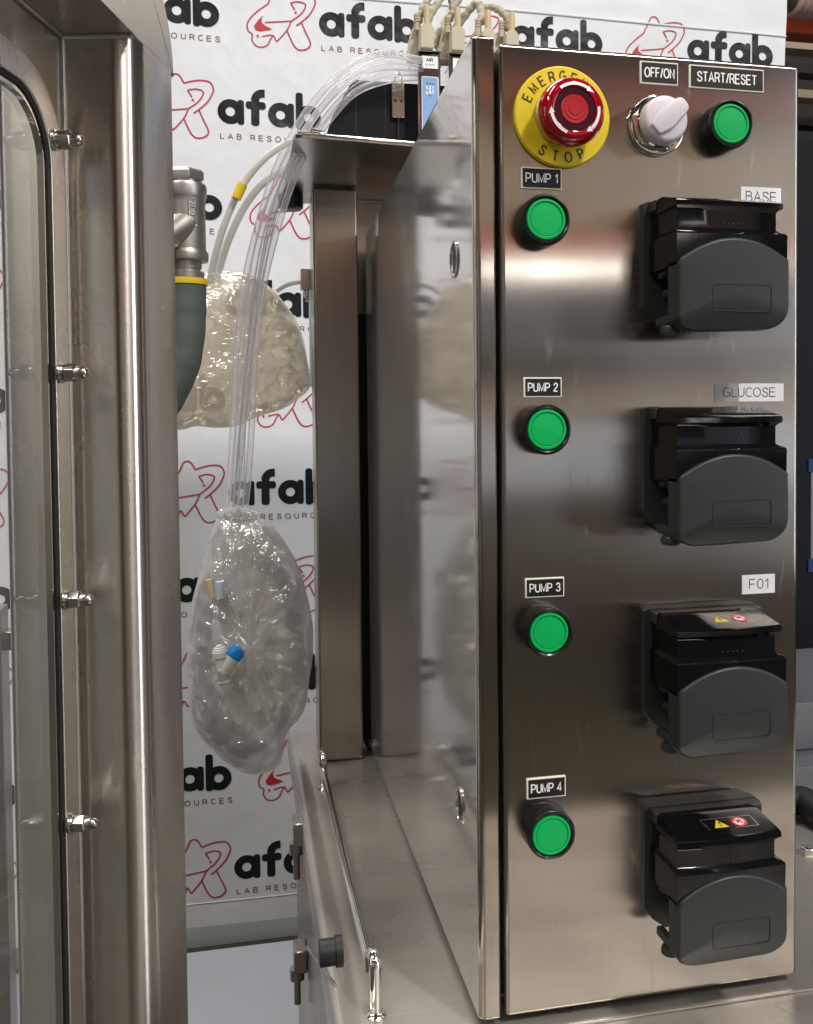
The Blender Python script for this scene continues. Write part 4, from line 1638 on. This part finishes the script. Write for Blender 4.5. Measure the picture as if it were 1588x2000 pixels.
def emblem_mesh():
    bm = B()
    wd = 13 * K
    lines = [
        ([(283, -50), (250, 5), (238, 34), (160, 92), (90, 160), (62, 220), (72, 275), (104, 302), (100, 350), (130, 398), (180, 414), (228, 396), (255, 350), (272, 308), (188, 318)], 0),
        ([(272, 308), (287, 312)], 1), ([(287, 312), (305, 352), (322, 352), (400, 262), (440, 180)], 2),
        ([(440, 180), (330, 188), (213, 196)], 3),
        ([(440, 180), (520, 120), (560, 60), (555, 26), (500, 10), (435, 20)], 4), ([(435, 20), (470, 82)], 5),
        ([(283, -50), (308, -108), (341, -121), (373, -103), (406, -41)], 6),
        ([(406, -41), (470, -58), (542, -66), (615, -52), (646, 0), (640, 45), (600, 118), (545, 172), (482, 220)], 7),
        ([(525, 190), (562, 280), (600, 368), (588, 412), (540, 434), (490, 428), (450, 380), (400, 265)], 8)]
    for pts, k in lines:
        q = [unit(a, b) for a, b in pts]
        q = sm(q, 5) if len(q) > 2 else q
        ribbon(bm, q, wd, lambda a, b, d, k=k: (a, -.00004 * k, b))
    for (a, b) in ((150, 316), (477, 105)):
        x, z = unit(a, b)
        ring2d(bm, x, z, 0.0001, 11 * K, FB, -.0004, 10)
    return bm


def flame_mesh():
    bm = B()
    q = [unit(a, b) for a, b in [(203, 136), (160, 170), (120, 228), (132, 262), (170, 274), (230, 266), (274, 254), (212, 222), (188, 200), (184, 168)]]
    flatpoly(bm, q, FB, -.0003)
    return bm


makers = (('printed_word', word_mesh, 'bink'), ('printed_tagline', tag_mesh, 'tag'), ('printed_emblem', emblem_mesh, 'bred'), ('printed_flame', flame_mesh, 'bredfill'))
DX, DZ = .2700, .1283
XA, XB_, Z1 = -.0113, -.1480, .8836
for row in range(0, 10):
    z = Z1 - DZ * row
    x0 = XA if row % 2 == 0 else XB_ - (.0 if row < 3 else -.006)
    for k in range(-5, 4):
        x = x0 + k * DX
        if x + 130 * K * 6 > bx1 + .005 or x < bx0 + .12 or z < zh2 + .03:
            continue
        if x > .62:
            continue
        # leave out print that nothing can show (behind the cabinet)
        if x > .02 and z < .76:
            continue
        for nm, fn, m in makers:
            bm = fn()
            for v_ in bm.verts:
                v_.co.x += x
                v_.co.z += z
                v_.co.y += YN + bwave(v_.co.x, v_.co.z) - .0005
            child(nm, bm, m, ban, smooth=0)

# ------------------------------------------------------------------ right-hand background
rk = thing('pallet_rack', 'orange pallet rack beam and dark shelves at the top right', 'rack', (1.5, 2.3, FZ))
za, zb_ = at(1560, 66, Y=1.9).z, at(1560, 24, Y=1.9).z
child('rack_beam', box(B(), .95, 2.6, 1.90, 1.96, za, zb_, .004, 1), 'orange', rk)
for i, v in enumerate((92, 128, 168, 215)):
    z = at(1560, v, Y=2.2).z
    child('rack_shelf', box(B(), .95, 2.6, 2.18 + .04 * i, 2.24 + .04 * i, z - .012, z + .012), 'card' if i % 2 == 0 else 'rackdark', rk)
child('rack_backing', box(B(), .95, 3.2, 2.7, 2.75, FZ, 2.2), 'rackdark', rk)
dk = thing('flexible_duct', 'pink ribbed flexible duct lying above the orange beam', 'duct', tuple(at(1560, 10, Y=1.7)))
bm = B()
zd = at(1565, 4, Y=1.8).z
prof = []
for i in range(40):
    prof += [(.050, i * .018), (.056, i * .018 + .006), (.056, i * .018 + .010), (.050, i * .018 + .016)]
lathe(bm, prof, (at(1545, 4, Y=1.8).x, 1.8, zd + .02), (1, .1, 0), 24)
child('duct_hose', bm, 'pink', dk, smooth=60)
bm = B()
xe = at(1545, 4, Y=1.8).x
lathe(bm, [(.045, -.12), (.047, 0), (.044, .004)], (xe, 1.8, zd + .02), (1, .1, 0), 24)
child('duct_collar', bm, 'cast', dk)
eq = thing('black_cabinet', 'black painted cabinet with a grey paper held by blue tape, right of the steel door', 'cabinet', (.65, .80, TZ))
xq = at(1566, 700, Y=.60).x - .06
zq0, zq1 = at(1575, 1372, Y=.60).z, at(1575, 268, Y=.60).z
child('cabinet_shell', box(B(), xq, xq + .5, .60, .85, zq0, zq1, .003, 2), 'navy', eq)
pz0, pz1 = at(1580, 1100, Y=.6).z, at(1580, 905, Y=.6).z
px_ = at(1583, 1000, Y=.6).x
bm = B()
box(bm, px_, px_ + .12, .5985, .5998, pz0, pz1, .0003, 1)
pp_ = child('taped_paper', bm, 'paper', eq)
for z in (pz0, pz1):
    child('tape_strip', box(B(), px_ - .004, px_ + .05, .5976, .5984, z - .011, z + .006), 'tapeblue', pp_)
st = thing('steel_bench', 'blue grey steel box with a ledge standing on the table at the right edge', 'steel box', (.36, .26, TZ))
xs_ = at(1566, 1500, Y=.26).x - .05
zt_, zl_ = at(1575, 1372, Y=.30).z, at(1575, 1497, Y=.26).z
child('box_body', box(B(), xs_, xs_ + .4, .26, .50, TZ + .0005, zl_, .002, 2), 'bluegrey', st)
child('box_upper', box(B(), xs_, xs_ + .4, .30, .50, zl_ + .0003, zt_, .002, 2), 'bluegrey', st)
bm = B()
ph = [Vector((at(1565, 1640, Y=.235).x - .03, .235, TZ + .0135)), Vector((at(1565, 1640, Y=.235).x, .235, TZ + .0135)), Vector((at(1600, 1650, Y=.21).x, .21, TZ + .0135)), Vector((at(1680, 1680, Y=.17).x, .17, TZ + .0135))]
tube(bm, spline(ph, 6), .0125, 20)
tag(obj('black_hose', bm, 'black'), 'thick black rubber hose lying behind the table at the right edge', 'hose')

# ------------------------------------------------------------------ the warehouse behind the camera and added reflectors (seen in the steel)
for k, x in ((1, .4), (2, 3.8)):
    r = thing('storage_rack', ['left storage rack far behind the viewer', 'middle storage rack far behind the viewer', 'right storage rack far behind the viewer'][k], 'rack', (x, -6.6, FZ), 'storage racks facing the cabinet')
    for s in (-1.6, 1.6):
        child('rack_upright', box(B(), x + s - .05, x + s + .05, -6.9, -6.2, FZ, 3.4), 'rackdark', r)
    for z in (.70, 1.42, 2.45):
        child('rack_beam', box(B(), x - 1.55, x + 1.55, -6.22, -6.15, z, z + (.15 if z > 1 else .08)), 'orange' if z > 1 else 'rackdark', r)
        child('rack_deck', box(B(), x - 1.55, x + 1.55, -6.9, -6.23, z + .1, z + .13), 'card', r)
    for z, h, m in ((FZ, .72, 'rackdark'), (FZ + .725, .37, 'crate'), (FZ + 1.10, .5, 'card'), (.84, .4, 'bluegrey'), (1.58, .75, 'card'), (2.60, .6, 'rackdark')):
        child('stored_load', box(B(), x - 1.4, x + 1.35, -6.85, -6.3, z + .01, z + h, .01, 1), m, r)
lp = thing('tube_lamp', 'lit tube lamp on the rack far behind the viewer', 'lamp', (1.9, -6.1, 1.30))
child('lamp_tube', box(B(), 1.3, 2.6, -6.12, -6.08, 1.30, 1.345), 'lit', lp)

for k, (x0, x1, m, lab) in enumerate(((-2.1, -1.7, 'rackdark', 'narrow dark reflector column added behind the viewer'), (-3.4, -2.3, 'beigereflect', 'beige reflector panel added behind the viewer'),
                                      (-4.6, -3.6, 'crate', 'pale reflector panel added behind the viewer'), (-6.0, -4.8, 'beigereflect', 'wide beige reflector column added behind the viewer'))):
    bm = box(B(), x0, x1, -5.9, -5.6, FZ + .001, 3.6, .01, 1)  # added reflectors: upright bands for the steel frame to mirror
    tag(obj('reflector_column' if 'column' in lab else 'reflector_panel', bm, m), lab, 'column' if 'column' in lab else 'door')

dw = box(B(), 5.0, 5.06, -4.6, -3.4, FZ + .3, 2.6, .004, 1)  # added glowing panel, gives the frame corner its tall highlight
tag(obj('glow_panel', dw, 'glowpanel'), 'tall glowing panel added on the right behind the viewer', 'light panel')

pw = box(B(), -.4, 3.6, -5.6, -5.1, -.10, .30, .01, 1)  # added pale reflector, puts a light band into the door steel
tag(obj('pale_reflector', pw, 'crate'), 'long white reflector box added behind the viewer', 'reflector')
pb2 = box(B(), -.4, 3.6, -5.6, -5.1, FZ + .001, -.104, .01, 1)  # added brown box, sets the tone mirrored below that band
tag(obj('brown_reflector', pb2, 'dullbrown'), 'dull brown box added under the white reflector behind the viewer', 'pallet')
